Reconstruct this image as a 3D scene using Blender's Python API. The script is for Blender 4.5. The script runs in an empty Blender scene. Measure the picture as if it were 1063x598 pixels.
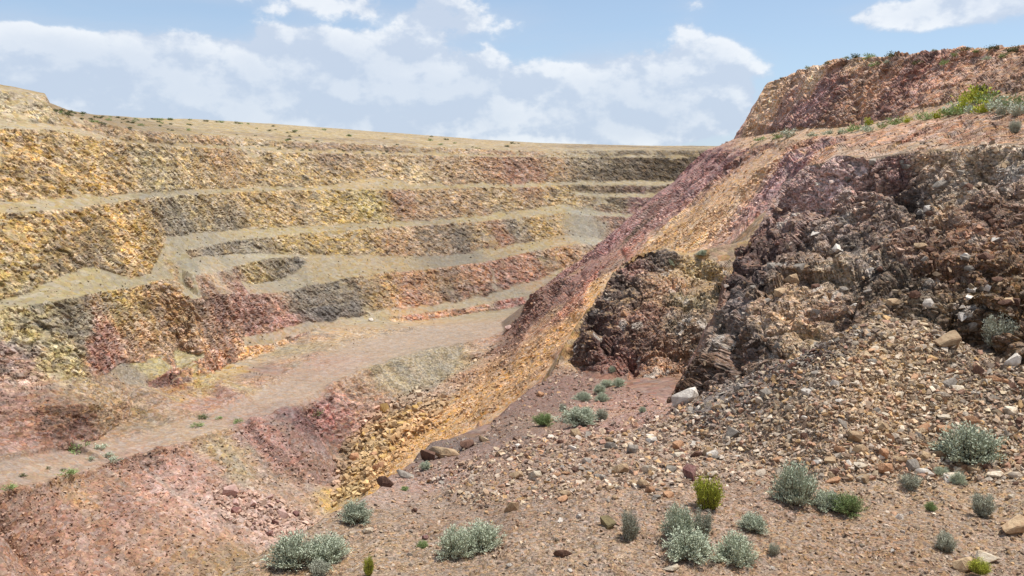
import bpy, bmesh, math, random, time
import numpy as np
from mathutils import Vector, Matrix
from mathutils.geometry import delaunay_2d_cdt
T0 = time.time()
random.seed(7)
RS = np.random.RandomState(11)
C = bpy.context.scene.collection
scene = bpy.context.scene

# ------------------------------------------------------------------ camera
F = 834.0            # focal length in photo pixels (photo 1063 x 598)
CX, CY, HY = 531.5, 299.0, 182.0
PITCH = math.atan((CY - HY) / F)
cam_d = bpy.data.cameras.new('camera')
cam = bpy.data.objects.new('camera', cam_d)
C.objects.link(cam)
cam_d.sensor_width = 36.0
cam_d.lens = 36.0 * F / 1063.0
cam_d.clip_start = 0.1
cam_d.clip_end = 9000.0
cam.location = (0, 0, 0)
cam.rotation_euler = (math.pi / 2 - PITCH, 0, 0)
scene.camera = cam

# ------------------------------------------------------------------ light
SUN_EL = math.radians(70.0)
SUN_AZ = math.radians(82.0)      # clockwise from +Y (view direction) towards +X (right)
SUN_DIR = Vector((math.sin(SUN_AZ) * math.cos(SUN_EL), math.cos(SUN_AZ) * math.cos(SUN_EL), math.sin(SUN_EL)))
sl = bpy.data.lights.new('sun', 'SUN')
sl.energy = 3.9
sl.angle = math.radians(0.53)
sl.color = (1.0, 0.955, 0.89)
so = bpy.data.objects.new('sun', sl)
C.objects.link(so)
so.rotation_euler = SUN_DIR.to_track_quat('Z', 'Y').to_euler()

scene.view_settings.view_transform = 'Standard'
scene.view_settings.look = 'None'
scene.view_settings.exposure = 0.6
scene.view_settings.gamma = 1.0
scene.view_settings.use_curve_mapping = False

world = bpy.data.worlds.new('World')
scene.world = world
world.use_nodes = True

class NT:
    """tiny node-building helper"""
    def __init__(self, nt):
        self.nt = nt; self.n = nt.nodes; self.l = nt.links
    def put(self, sock, v):
        if isinstance(v, bpy.types.NodeSocket): self.l.new(v, sock)
        elif v is not None: sock.default_value = v
    def math(self, op, a, b=None, c=None, clamp=False):
        m = self.n.new('ShaderNodeMath'); m.operation = op; m.use_clamp = clamp
        self.put(m.inputs[0], a); self.put(m.inputs[1], b)
        if c is not None: self.put(m.inputs[2], c)
        return m.outputs[0]
    def mix(self, f, a, b, mode='MIX'):
        m = self.n.new('ShaderNodeMix'); m.data_type = 'RGBA'; m.blend_type = mode
        self.put(m.inputs[0], f); self.put(m.inputs[6], a); self.put(m.inputs[7], b)
        return m.outputs[2]
    def noise(self, vec, scale, detail=4, rough=0.5, dist=0.0):
        m = self.n.new('ShaderNodeTexNoise'); self.put(m.inputs['Vector'], vec)
        m.inputs['Scale'].default_value = scale; m.inputs['Detail'].default_value = detail
        m.inputs['Roughness'].default_value = rough; m.inputs['Distortion'].default_value = dist
        return m.outputs['Fac']
    def voro(self, vec, scale, feat='F1'):
        m = self.n.new('ShaderNodeTexVoronoi'); m.feature = feat; self.put(m.inputs['Vector'], vec)
        m.inputs['Scale'].default_value = scale
        return m
    def mapr(self, v, a, b, c=0.0, d=1.0, smooth=False):
        m = self.n.new('ShaderNodeMapRange'); m.interpolation_type = 'SMOOTHSTEP' if smooth else 'LINEAR'
        self.put(m.inputs[0], v)
        for i, x in enumerate((a, b, c, d)): self.put(m.inputs[1 + i], x)
        return m.outputs[0]
    def mapping(self, vec, scale=(1, 1, 1), rot=(0, 0, 0)):
        m = self.n.new('ShaderNodeMapping'); self.put(m.inputs['Vector'], vec)
        m.inputs['Scale'].default_value = scale; m.inputs['Rotation'].default_value = rot
        return m.outputs[0]

def lin(c):
    return tuple(((x / 255.0) / 12.92 if x / 255.0 <= 0.04045 else ((x / 255.0 + 0.055) / 1.055) ** 2.4) for x in c)

def build_world():
    nt = world.node_tree; nt.nodes.clear(); N = NT(nt)
    out = N.n.new('ShaderNodeOutputWorld'); bg = N.n.new('ShaderNodeBackground')
    N.l.new(bg.outputs[0], out.inputs[0])
    STR = 0.1
    bg.inputs['Strength'].default_value = STR
    sky = N.n.new('ShaderNodeTexSky'); sky.sky_type = 'NISHITA'; sky.sun_disc = False
    sky.sun_elevation = SUN_EL; sky.sun_rotation = SUN_AZ
    sky.altitude = 1500.0; sky.air_density = 1.0; sky.dust_density = 1.4; sky.ozone_density = 1.0
    tc = N.n.new('ShaderNodeTexCoord'); d = tc.outputs['Generated']
    nrm = N.n.new('ShaderNodeVectorMath'); nrm.operation = 'NORMALIZE'; N.l.new(d, nrm.inputs[0]); d = nrm.outputs[0]
    s = N.n.new('ShaderNodeSeparateXYZ'); N.l.new(d, s.inputs[0])
    az = N.math('ARCTAN2', s.outputs[0], s.outputs[1])
    el = N.math('ARCSINE', s.outputs[2])
    st = N.mapping(d, (1, 1, 1.5))
    n1 = N.noise(st, 11.0, 9, 0.58, 0.0)
    n2 = N.noise(st, 3.0, 4, 0.5)
    n3 = N.noise(N.mapping(d, (1, 1, 5.0)), 5.0, 8, 0.62, 0.6)
    # the visible cloud masses, each as (azimuth, elevation, half-widths in photo-degrees, strength)
    def A(px): return math.atan((px - CX) / F)
    def E(py): return (HY - py) / F
    blobs = [  # px, py, rx, ry, w
        (60, 95, 150, 42, 1.0), (15, 62, 45, 18, .55), (170, 75, 110, 30, .7), (330, 85, 120, 48, 1.15), (430, 92, 120, 42, 1.1),
        (250, 120, 240, 34, .8), (560, 110, 160, 40, 1.0), (315, 58, 45, 22, .6), (430, 60, 50, 22, .6),
        (640, 90, 70, 42, .95), (735, 95, 60, 42, .95), (730, 60, 28, 18, .6), (690, 132, 110, 26, .9), (420, 135, 400, 22, .55),
        (410, 14, 120, 16, .72), (480, 34, 90, 15, .6), (340, 20, 60, 12, .45), (150, 10, 130, 13, .6), (60, 2, 60, 8, .4),
        (712, 20, 30, 14, .6), (840, -2, 90, 10, .9), (700, 40, 20, 10, .3), (930, 38, 100, 18, .8), (1040, 36, 90, 20, .8), (990, 2, 40, 6, .5)]
    acc = None
    for (px, py, rx, ry, w) in blobs:
        a = N.math('MULTIPLY', N.math('SUBTRACT', az, A(px)), F / rx)
        b = N.math('MULTIPLY', N.math('SUBTRACT', el, E(py)), F / ry)
        q = N.math('ADD', N.math('MULTIPLY', a, a), N.math('MULTIPLY', b, b))
        g = N.math('MULTIPLY', N.math('EXPONENT', N.math('MULTIPLY', q, -0.9)), w)
        acc = g if acc is None else N.math('MAXIMUM', acc, N.math('ADD', N.math('MULTIPLY', acc, 0.88), N.math('MULTIPLY', g, 0.62)))
    # away from the view the same broken cloud cover goes on
    away = N.mapr(N.math('ABSOLUTE', az), 0.62, 0.85, 0.0, 1.0, True)
    above = N.mapr(el, 0.24, 0.36, 0.0, 1.0, True)
    rest = N.math('MULTIPLY', N.math('MAXIMUM', away, above), N.mapr(n2, 0.40, 0.62, 0.1, 0.8))
    field = N.math('MAXIMUM', acc, rest)
    v = N.math('ADD', field, N.math('MULTIPLY', N.math('SUBTRACT', n1, 0.5), 1.5))
    puff = N.mapr(v, 0.40, 0.62, 0.0, 0.9, True)
    v2 = N.math('ADD', field, N.math('MULTIPLY', N.math('SUBTRACT', n3, 0.5), 0.9))
    veil = N.mapr(v2, 0.1, 0.95, 0.0, 0.75, True)
    mask = N.math('MAXIMUM', puff, veil)
    up = N.mapping(d, (1, 1, 1.5)); 
    off = N.n.new('ShaderNodeVectorMath'); off.operation = 'ADD'; N.l.new(up, off.inputs[0]); off.inputs[1].default_value = (0.012, 0, 0.03)
    n1b = N.noise(off.outputs[0], 11.0, 5, 0.55, 0.0)
    lit = N.mapr(N.math('SUBTRACT', n1, n1b), -0.07, 0.09, 0.0, 1.0, True)
    low = N.mapr(el, 0.02, 0.16, 0.0, 1.0, True)
    edge = N.mapr(v, 0.5, 1.3, 1.0, 0.45, True)
    sh = N.math('MULTIPLY', N.math('MULTIPLY_ADD', lit, 0.85, N.math('MULTIPLY', low, 0.15)), N.math('MULTIPLY', edge, puff))
    k = 1.0 / STR
    ccol = N.mix(sh, tuple(x * k for x in lin((164, 175, 192))) + (1,), tuple(x * k for x in lin((214, 215, 216))) + (1,))
    # pale summer haze towards the horizon
    hz = N.mapr(el, -0.02, 0.22, 0.66, 0.36, True)
    base = N.mix(hz, sky.outputs[0], tuple(x * k for x in lin((158, 178, 196))) + (1,))
    col = N.mix(N.math('MULTIPLY', mask, 0.9), base, ccol)
    N.l.new(col, bg.inputs['Color'])
build_world()

# ------------------------------------------------------------------ photo geometry helpers
CP, SP = math.cos(PITCH), math.sin(PITCH)
def tan_el(py, px=CX):
    v = (CY - py) / F
    return (-SP + v * CP) / (CP + v * SP)
def xslope(px, py):
    v = (CY - py) / F
    return ((px - CX) / F) / (CP + v * SP)
def P(px, py, d):
    return (xslope(px, py) * d, d, tan_el(py) * d)

# ------------------------------------------------------------------ survey of the pit: breaklines
LINES = []                       # each a list of (x, y, z)
def line(pts, wig=0.05): LINES.append((pts, wig))
def pl(pts, wig=0.05): line([P(*p) for p in pts], wig)
def interp(tab, x):
    xs = [a for a, b in tab]; ys = [b for a, b in tab]
    return float(np.interp(x, xs, ys))
def merged(*tabs):
    s = set()
    for t in tabs: s |= {a for a, b in t}
    return sorted(s)
class WL:
    """a line across a pit wall: image height and distance for each column"""
    def __init__(s, ys, ds): s.ys = ys; s.ds = ds
    def d(s, px): return interp(s.ds, px)
    def y(s, px): return interp(s.ys, px)
RKS = [(-260, 45), (0, 45), (150, 45), (300, 49), (600, 50), (610, 62), (800, 62)]
TLS = [(-260, 20), (0, 20), (150, 20), (300, 25), (450, 27), (800, 27)]
def chain(prev, ys, slope, down=True, wig=0.018, emit=True):
    xs = [a for a, b in ys]
    st = sorted(set(xs) | {a for a, b in prev.ds if xs[0] < a < xs[-1]})
    ds = []; pts = []
    for px in st:
        sl = slope if not isinstance(slope, list) else interp(slope, px)
        ts = math.tan(math.radians(sl)); y0 = prev.y(px); y1 = interp(ys, px)
        a, b = tan_el(y0), tan_el(y1); d0 = prev.d(px)
        d1 = d0 * (ts - a) / (ts - b)
        ds.append((px, d1)); pts.append(P(px, y1, d1))
    if emit: line(pts, wig)
    return WL(ys, ds)

Acrest = WL([(-260, 128), (0, 134), (50, 135), (100, 143), (150, 151), (226, 154), (300, 158), (400, 161), (550, 163), (600, 163), (735, 164), (800, 164)],
            [(-260, 128), (0, 160), (50, 168), (100, 180), (150, 195), (200, 218), (250, 245), (350, 275), (450, 300), (550, 325), (600, 338), (660, 346), (735, 350), (800, 352)])
line([P(px, Acrest.y(px), Acrest.d(px)) for px in merged(Acrest.ys, Acrest.ds)], .04)
Atoe = chain(Acrest, [(-260, 118), (0, 127), (50, 128), (85, 134), (110, 142), (150, 148), (226, 150), (300, 154), (400, 158), (550, 161), (600, 160.5), (735, 161), (800, 161)], TLS)
Rim = chain(Atoe, [(-260, 80), (0, 93), (46, 99), (54, 116), (100, 128), (150, 136), (200, 139), (250, 143), (300, 147), (400, 150.5), (480, 154), (550, 157), (600, 156), (735, 156), (800, 156)], 42)
Sky_ = chain(Rim, [(-260, 74), (0, 87.5), (15, 90), (46, 96.5), (52, 112.5), (100, 119), (150, 122.5), (200, 123.5), (290, 129), (450, 141), (550, 148), (600, 150.5), (735, 151.5), (800, 151.5)],
             [(-260, 14), (40, 14), (54, 7.5), (250, 6.2), (450, 5.6), (550, 5), (800, 4.2)])
# plateau going on behind the skyline
back = []
for px, d in Sky_.ds[::2]:
    p = P(px, Sky_.y(px), d); q = 2.2
    back.append((p[0] * q, p[1] * q, p[2] * 1.02))
line(back, 0.0)
Btoe = chain(Acrest, [(-260, 212), (0, 209), (50, 206), (113, 203), (150, 199), (250, 193.5), (340, 193), (372, 186), (400, 184), (430, 191), (550, 190), (575, 189), (605, 188), (650, 187), (700, 188), (800, 188)], RKS)
Bcrest = chain(Btoe, [(-260, 224), (0, 221), (40, 219), (75, 216.5), (113, 211), (150, 206), (200, 203), (250, 199.5), (300, 197.5), (400, 196.5), (450, 196), (550, 194), (580, 192), (700, 193), (800, 193)], TLS)
B2toe = chain(Bcrest, [(592, 198), (640, 200), (700, 200), (800, 200)], 60)
B2crest = chain(B2toe, [(592, 202), (612, 204), (690, 205.5), (800, 206)], 26)
Ctoe = chain(Bcrest, [(-260, 320), (0, 313), (28, 304), (62, 286), (93, 276), (113, 282), (136, 288), (156, 284), (164, 262), (172, 245), (198, 242), (240, 237.5), (300, 235), (363, 232), (476, 226), (550, 217), (584, 212), (606, 219), (650, 221), (800, 221)], [(-260, 45), (150, 45), (250, 49), (590, 50), (604, 40), (800, 44)])
Ccrest = chain(Ctoe, [(-260, 330), (0, 321), (56, 313), (104, 303), (135, 299), (165, 291), (181, 290), (189, 297), (193, 262), (197, 259), (250, 249.5), (300, 243.5), (350, 239.5), (400, 236.5), (450, 233.5), (500, 229.5), (550, 225), (590, 221), (606, 223.5), (650, 225), (800, 225)], [(-260, 20), (150, 20), (166, 26), (180, 33), (189, 33), (193, 22), (300, 25), (450, 27), (800, 27)])
# left lower mass (columns left of 195)
Mtoe = chain(Ccrest, [(-260, 415), (0, 400), (37, 399), (56, 396), (93, 391), (110, 388), (124, 377), (150, 375), (170, 368), (188, 362)], 45)
Eleft = chain(Mtoe, [(-260, 424), (0, 411), (56, 407), (110, 401), (158, 394), (184, 382)], [(-260,20),(0,20),(100,17),(190,20)])
# right part with the platform and the spur
Dtoe = chain(Ccrest, [(197, 267), (250, 262.5), (306, 264), (363, 264), (448, 265), (493, 261), (550, 250), (584, 243), (606, 246), (650, 250), (800, 252)], [(197, 45), (600, 48), (800, 55)])
Pl = chain(Dtoe, [(200, 285), (225, 281), (244, 277), (262, 272), (285, 268), (308, 266)], 15)
St = chain(Pl, [(248, 290), (258, 295), (285, 292), (306, 283), (318, 272)], 45)
Dcrest = chain(Dtoe, [(200, 311), (228, 307), (268, 305), (287, 304), (320, 297), (370, 287), (430, 281), (500, 273), (550, 261.5), (580, 256), (606, 253), (650, 257), (800, 258)],
               [(200, 20), (240, 20), (262, 24), (300, 26), (800, 26)])
Etoe = chain(Dcrest, [(200, 338), (214, 344), (228, 351), (271, 346), (300, 339), (316, 334), (347, 333), (375, 328), (403, 320), (454, 315), (500, 308), (527, 299), (558, 290), (584, 278), (606, 284), (650, 290), (800, 295)], 48)
def endp(w, k): px = w.ds[k][0]; return P(px, w.y(px), w.d(px))
Ecrest = chain(Etoe, [(200, 375), (212, 371), (254, 361), (282, 357), (300, 351), (327, 342), (360, 337), (400, 329), (434, 326), (493, 318), (547, 307), (570, 296), (600, 300), (800, 310)], 25)
RZ = [(-260, -33), (0, -36), (95, -40.5), (200, -41), (350, -41.5), (480, -41.5), (560, -41.5)]
def zline(ys, tab, wig=0.02, emit=True):
    ds = [(px, interp(tab, px) / tan_el(py)) for px, py in ys]
    if emit: line([P(px, py, interp(ds, px)) for px, py in ys], wig)
    return WL(ys, ds)
Rup_y = [(-260, 500), (0, 478), (85, 466), (155, 450), (198, 436), (254, 419), (300, 397), (340, 370), (400, 346), (440, 339), (480, 337), (520, 335)]
Rlow_y = [(-260, 540), (0, 510), (50, 501), (100, 489), (155, 472), (198, 456), (254, 439), (290, 425), (320, 411), (350, 396), (400, 378), (440, 371), (475, 359), (500, 353), (524, 347)]
Rup = zline(Rup_y, RZ); Rlow = zline(Rlow_y, RZ)
line([endp(Mtoe, -1), endp(Etoe, 0)], 0); line([endp(Eleft, -1), endp(Ecrest, 0)], 0)
# orange strip and small red face above the road
Otoe = chain(Ecrest, [(206, 391), (226, 384), (254, 374), (282, 365), (300, 357), (322, 346)], 46)
OtoeL = chain(Eleft, [(158, 404), (184, 400), (196, 396)], 44)
Kcrest = chain(Eleft, [(-260, 438), (0, 427), (56, 421), (110, 420), (135, 417)], 14)
Ktoe = chain(Kcrest, [(-260, 460), (0, 447), (50, 446), (70, 455), (95, 460), (112, 448), (135, 436)], 44)
Eface = chain(Ecrest, [(405, 334), (434, 334), (493, 327), (547, 319)], 40)
# road berm (low heap along the upper edge of the road)
# gully and bowl
G = [(524, 349, 199), (500, 374, 186), (470, 390, 181), (440, 405, 173), (417, 417, 166), (392, 428, 160), (375, 447, 153), (352, 470, 143), (350, 494, 134), (350, 522, 124)]
pl(G, .03)
line([P(350, 522, 124), (-31, 105, -53), (-38, 80, -52), (-45, 50, -51), (-52, 10, -50), (-55, -60, -48)], .03)
pl([(304, 428, 136.5), (320, 441, 139), (343, 462, 141), (352, 470, 143)], .05)
pl([(300, 438, 132.5), (322, 462, 135), (350, 494, 134)], .03)
pl([(352, 397, 158), (352, 412, 155), (352, 440, 149), (362, 455, 147)], .06)
line([(-56, 88, -46), (-43, 88, -50), (-50, 70, -48.5), (-64, 60, -43)], .03)
# pink slope rows, a gentle roll in it
pl([(60, 560, 92), (160, 530, 104), (240, 505, 116), (290, 500, 124)], .04)
# left side near (out of frame)
line([(-105, 60, 12), (-105, 0, 12), (-105, -120, 12)], 0)
line([(-95, 60, 1), (-92, 0, 0), (-92, -120, 0)], 0)
line([(-84, 50, -20), (-82, 0, -20), (-82, -120, -20)], 0)
line([(-72, 50, -38), (-72, 0, -38), (-72, -120, -38)], 0)

# ---- right side: bench A edge, hill above
def xr(X, px): return X / xslope(px, 150)
A2 = [(737, 154.5, 216), (750, 154.5, 199), (768, 152, 183), (795, 148.5, 164), (824, 145.5, 148), (860, 142, 131), (897, 138, 118), (956, 127.5, 102), (1010, 121, 90), (1063, 116, 81), (1200, 106, 64), (1400, 92, 49)]
pl(A2, .04)
pl([(757, 149, 222), (768, 143, 206), (794, 139, 184), (818, 134.5, 168), (882, 131, 139), (941, 121, 118), (1000, 109, 103), (1063, 101, 91), (1200, 88, 71), (1400, 70, 54)], .04)
TOP = [(768, 142, 222), (779, 123, 215), (788, 104, 210), (795, 91, 204), (809, 81, 195), (838, 71, 177), (859, 65.5, 167), (888, 59, 156), (927, 57, 142), (985, 53, 128), (1034, 50, 118), (1063, 48, 113), (1200, 38, 84), (1400, 20, 64)]
pl(TOP, .05)
tp = [P(*p) for p in TOP]
line([(tp[0][0] + 12, 255, 10), (tp[3][0] + 22, 246, 21)] + [(p[0] + 28, p[1] + 10, p[2] - 0.6) for p in tp[4:]], 0)
line([(170, 300, 14), (200, 200, 16), (220, 100, 16), (220, 0, 14), (220, -120, 14)], 0)
# nose (fall line) of the purple slope
NOSE = [(737, 154.5, 216), (716, 172, 214), (701, 190, 213), (680, 207, 212), (659, 226, 210), (640, 246, 208), (622, 268, 205), (602, 284, 203), (581, 291, 201), (561, 302, 203), (551, 323, 203), (537, 336, 204), (526, 347, 200)]
pl(NOSE, .05)
line([(p[0] + 26 + .1 * i, p[1] + 42 + 2 * i, p[2]) for i, p in enumerate([P(*q) for q in NOSE])], .03)
# ribs down the right wall (x, z) at given distances
def rib(d, prof, wig=.04): line([(x, d + dy, z) for x, z, dy in prof], wig)
rib(185, [(45, 0, 0), (36, -8, 0), (26, -17, -1), (17, -24.5, 0), (9, -31.5, 0), (2, -38, 1), (-3, -42, 0)])
rib(165, [(45, .5, 0), (38, -6, 1), (29, -14, 0), (20, -22, -1), (9, -31, 0), (0, -38, 0), (-10, -43.5, 0)])
rib(148, [(45, .5, 0), (38, -6, 0), (29, -14.5, 0), (20, -23, -1), (9, -31.5, 0), (0, -38, 0), (-10, -43.5, 0), (-20, -47, 0)])
rib(130, [(45, .5, 0), (38, -5.5, 0), (29, -14, 0), (20, -22, 0), (9, -31, 0), (0, -37.5, 0), (-12, -44.5, 0), (-22, -49, 0)])
rib(112, [(45, .8, 0), (38, -3.5, 0), (29, -11, 0), (20, -20, 0), (9, -30, 0), (0, -38, 0), (-12, -46, 0), (-24, -51, 0)])
rib(88, [(42, 2.2, 0), (34, .2, 0), (27, -6.5, 0), (18, -16, 0), (9, -25, 0), (0, -34, 0), (-14, -45, 0), (-28, -51, 0)])
rib(68, [(40, 2.3, 0), (30, .4, 0), (21, -3.2, 0), (14, -9.5, 0), (7, -17, 0), (-1, -28, 0), (-12, -40, 0), (-30, -50, 0)])
rib(34, [(-14, -24, 0), (-24, -38, 0), (-38, -49, 0)])
rib(8, [(-12, -16, 0), (-24, -34, 0), (-40, -48, 0)])
rib(-60, [(-8, -6, 0), (-24, -30, 0), (-42, -46, 0)])
# brown band toe below bench A
line([(42, 130, 2.6), (42, 110, 3.0), (42, 96, 3.2), (42, 82, 2.8), (41, 66, 2.4), (40, 40, 2.4), (40, 0, 2.4), (40, -120, 2)], .03)
# ---- near outcrop (outcrop one), ledge on top
LEDGE = [(1400, 140, 25), (1200, 146, 28), (1063, 151, 31.5), (1000, 152, 33), (930, 155, 34), (880, 158, 35), (838, 168, 38), (809, 189, 40), (794, 212, 39), (772, 243, 36.5), (757, 277, 34), (744, 318, 31.5), (722, 366, 30), (698, 408, 31), (686, 428, 33)]
pl(LEDGE, .05)
line([(28, 26, 1.3), (26, 38, 1.4), (22, 48, 0.8), (18.5, 54, -1.5)], .04)
OBASE = [(686, 430, 32.5), (700, 426, 29.5), (730, 411, 27), (760, 396, 25.8), (800, 375, 25.2), (850, 350, 25.2), (885, 333, 25.2), (915, 322, 25.6), (950, 335, 24.8), (985, 346, 24.2), (1030, 366, 23.2), (1063, 383, 22), (1200, 400, 19), (1400, 410, 17)]
pl(OBASE, .04)
# bulges in the outcrop face
pl([(770, 330, 28), (800, 290, 30.5), (815, 250, 33.5), (840, 205, 36)], .08)
pl([(885, 290, 27.5), (905, 250, 30), (930, 205, 32.2)], .08)
pl([(1010, 300, 24.7), (1030, 250, 26.8), (1040, 205, 29)], .08)
pl([(880, 335, 24.3), (872, 345, 23.4)], .04)
# ---- outcrop two
pl([(589, 371, 51), (603, 329, 53), (626, 298, 55), (643, 270, 56.5), (660, 256, 58), (690, 254, 59), (720, 261, 58), (752, 278, 55)], .06)
pl([(589, 373, 50), (606, 386, 47.5), (620, 390, 46), (650, 392, 44), (692, 390, 43)], .05)
pl([(700, 262, 66), (745, 262, 68)], .03)
line([(19, 56, -4), (17, 48, -6.5), (12, 42, -9.4), (9, 36, -10.4), (7.4, 33.5, -10.3)], .04)
pl([(655, 330, 49), (690, 300, 52.5)], .1)
pl([(640, 320, 52), (665, 285, 56)], .1)
# ---- near ground
EDGE = [(225, 602, 14.0), (262, 580, 15.3), (300, 564, 16.2), (341, 536, 18.3), (381, 524, 19.6), (395, 504, 22.5), (412, 492, 25.5), (431, 479, 29), (448, 460, 31), (470, 456, 31.5), (492, 455, 31.5), (510, 441, 34), (530, 423, 38), (552, 404, 44), (569, 391, 47), (589, 373, 50)]
pl(EDGE, .05)
line([(-5.2, 14.0, -7.5), (-6.2, 11, -6.9), (-5.4, 6, -4.7), (-5.0, 2, -2.6), (-5, -20, -2.2), (-5, -60, -2.2)], .03)
pl([(500, 520, 18.8), (540, 470, 22.5), (575, 452, 24.8), (620, 450, 24.6), (660, 448, 24.5), (700, 444, 24)], .04)
pl([(560, 435, 33), (600, 441, 29.5), (640, 438, 30), (670, 430, 31)], .03)
pl([(590, 405, 42), (620, 410, 38.5), (650, 402, 40.5), (680, 406, 38)], .03)
pl([(440, 598, 14.4), (440, 540, 17.5), (450, 500, 23)], .03)
pl([(620, 515, 17.6), (760, 503, 18.4), (900, 497, 18.6), (1000, 475, 19.6), (1063, 455, 20.4), (1200, 450, 18.5), (1400, 450, 17)], .03)
pl([(300, 598, 14.2), (500, 598, 14.3), (700, 598, 14.3), (900, 598, 14.3), (1063, 598, 14.3), (1300, 598, 13)], .02)
line([(-3, 8.5, -5.6), (0, 9, -5.9), (6, 9, -5.9), (12, 8, -5.8)], .02)
line([(-2.5, 4, -3.4), (0, 4.5, -3.4), (6, 4, -3.4), (12, 3, -3.3)], .02)
line([(-2, 1.2, -1.75), (0, 1.5, -1.75), (3, 1.2, -1.75), (6, 0, -1.7), (14, 0, -1.5), (26, 6, 0.5)], .0)
line([(0, -3, -1.65), (14, -3, -1.5), (30, -3, .5), (30, -100, .5), (0, -100, -1.6)], .0)
# ---- far surroundings
ring = []
for i in range(48):
    a = 2 * math.pi * (i + .5) / 48
    ring.append((4200 * math.sin(a), 4200 * math.cos(a), 6))
for p in ring: LINES.append(([p], 0))
for i in range(24):
    a = 2 * math.pi * i / 24
    LINES.append(([(1200 * math.sin(a), 1200 * math.cos(a), 11 + 2 * math.sin(a * 3))], 0))
for x, y, z in ((-300, 0, 13), (-300, -300, 13), (0, -400, 12), (300, -300, 14), (350, 100, 15), (-300, 200, 14), (330, 420, 11), (150, 460, 12.2), (0, -200, -2), (120, 420, 12.4)):
    LINES.append(([(x, y, z)], 0))

def densify(pts, wig, rs):
    out = [pts[0]]
    for a, b in zip(pts[:-1], pts[1:]):
        L = math.hypot(b[0] - a[0], b[1] - a[1])
        R = max(4.0, math.hypot((a[0] + b[0]) / 2, (a[1] + b[1]) / 2))
        n = max(1, min(10, int(L / (R * 0.018))))
        for k in range(1, n):
            t = k / n
            w = wig * R * 0.14 * math.sin(math.pi * t) ** .5 if n > 1 else 0
            ox, oy = rs.uniform(-w, w), rs.uniform(-w, w)
            # slide along the surface: height shifts very little
            out.append((a[0] + (b[0] - a[0]) * t + ox, a[1] + (b[1] - a[1]) * t + oy, a[2] + (b[2] - a[2]) * t + rs.uniform(-w, w) * .15))
        out.append(b)
    return out

def build_tin():
    verts = []; edges = []; zs = []
    for pts, wig in LINES:
        q = densify(pts, wig, RS) if len(pts) > 1 else pts
        base = len(verts)
        for p in q: verts.append(Vector((p[0], p[1]))); zs.append(p[2])
        for i in range(len(q) - 1): edges.append((base + i, base + i + 1))
    res = delaunay_2d_cdt(verts, edges, [], 0, 1e-3, True)
    ov, oe, of, orig_v, orig_e, orig_f = res
    z = np.full(len(ov), np.nan)
    for i, src in enumerate(orig_v):
        if src: z[i] = np.mean([zs[s] for s in src])
    # crossing points: take height along the input edges that make them
    miss = [i for i in range(len(ov)) if np.isnan(z[i])]
    if miss:
        ms = set(miss)
        for i in miss:
            best = []
            for e, src in zip(oe, orig_e):
                if i in e and src:
                    a, b = edges[src[0]]
                    va, vb = verts[a], verts[b]; L = (vb - va).length
                    t = (Vector(ov[i]) - va).length / max(L, 1e-6)
                    best.append(zs[a] + (zs[b] - zs[a]) * min(1, t))
            z[i] = np.mean(best) if best else 0
    print('TIN', len(ov), 'verts', len(of), 'tris', len(miss), 'crossings')
    return np.array([(v[0], v[1]) for v in ov]), z, of
TV, TZ, TF = build_tin()

# ------------------------------------------------------------------ polar grid of the ground round the view point
s_front = np.linspace(xslope(-70, 300), xslope(1133, 300), 1010)
th = list(np.arctan(s_front))
th = list(np.linspace(-math.radians(62), th[0], 28)[:-1]) + th + list(np.linspace(th[-1], math.radians(62), 28)[1:])
th = list(np.linspace(-math.pi, -math.radians(62), 30)[:-1]) + th + list(np.linspace(math.radians(62), math.pi, 30)[1:])
TH = np.array(th); NC = len(TH)
NRF = 3400
RF = np.exp(np.linspace(math.log(1.2), math.log(4000.0), NRF))
sinT, cosT = np.sin(TH), np.cos(TH)

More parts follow.
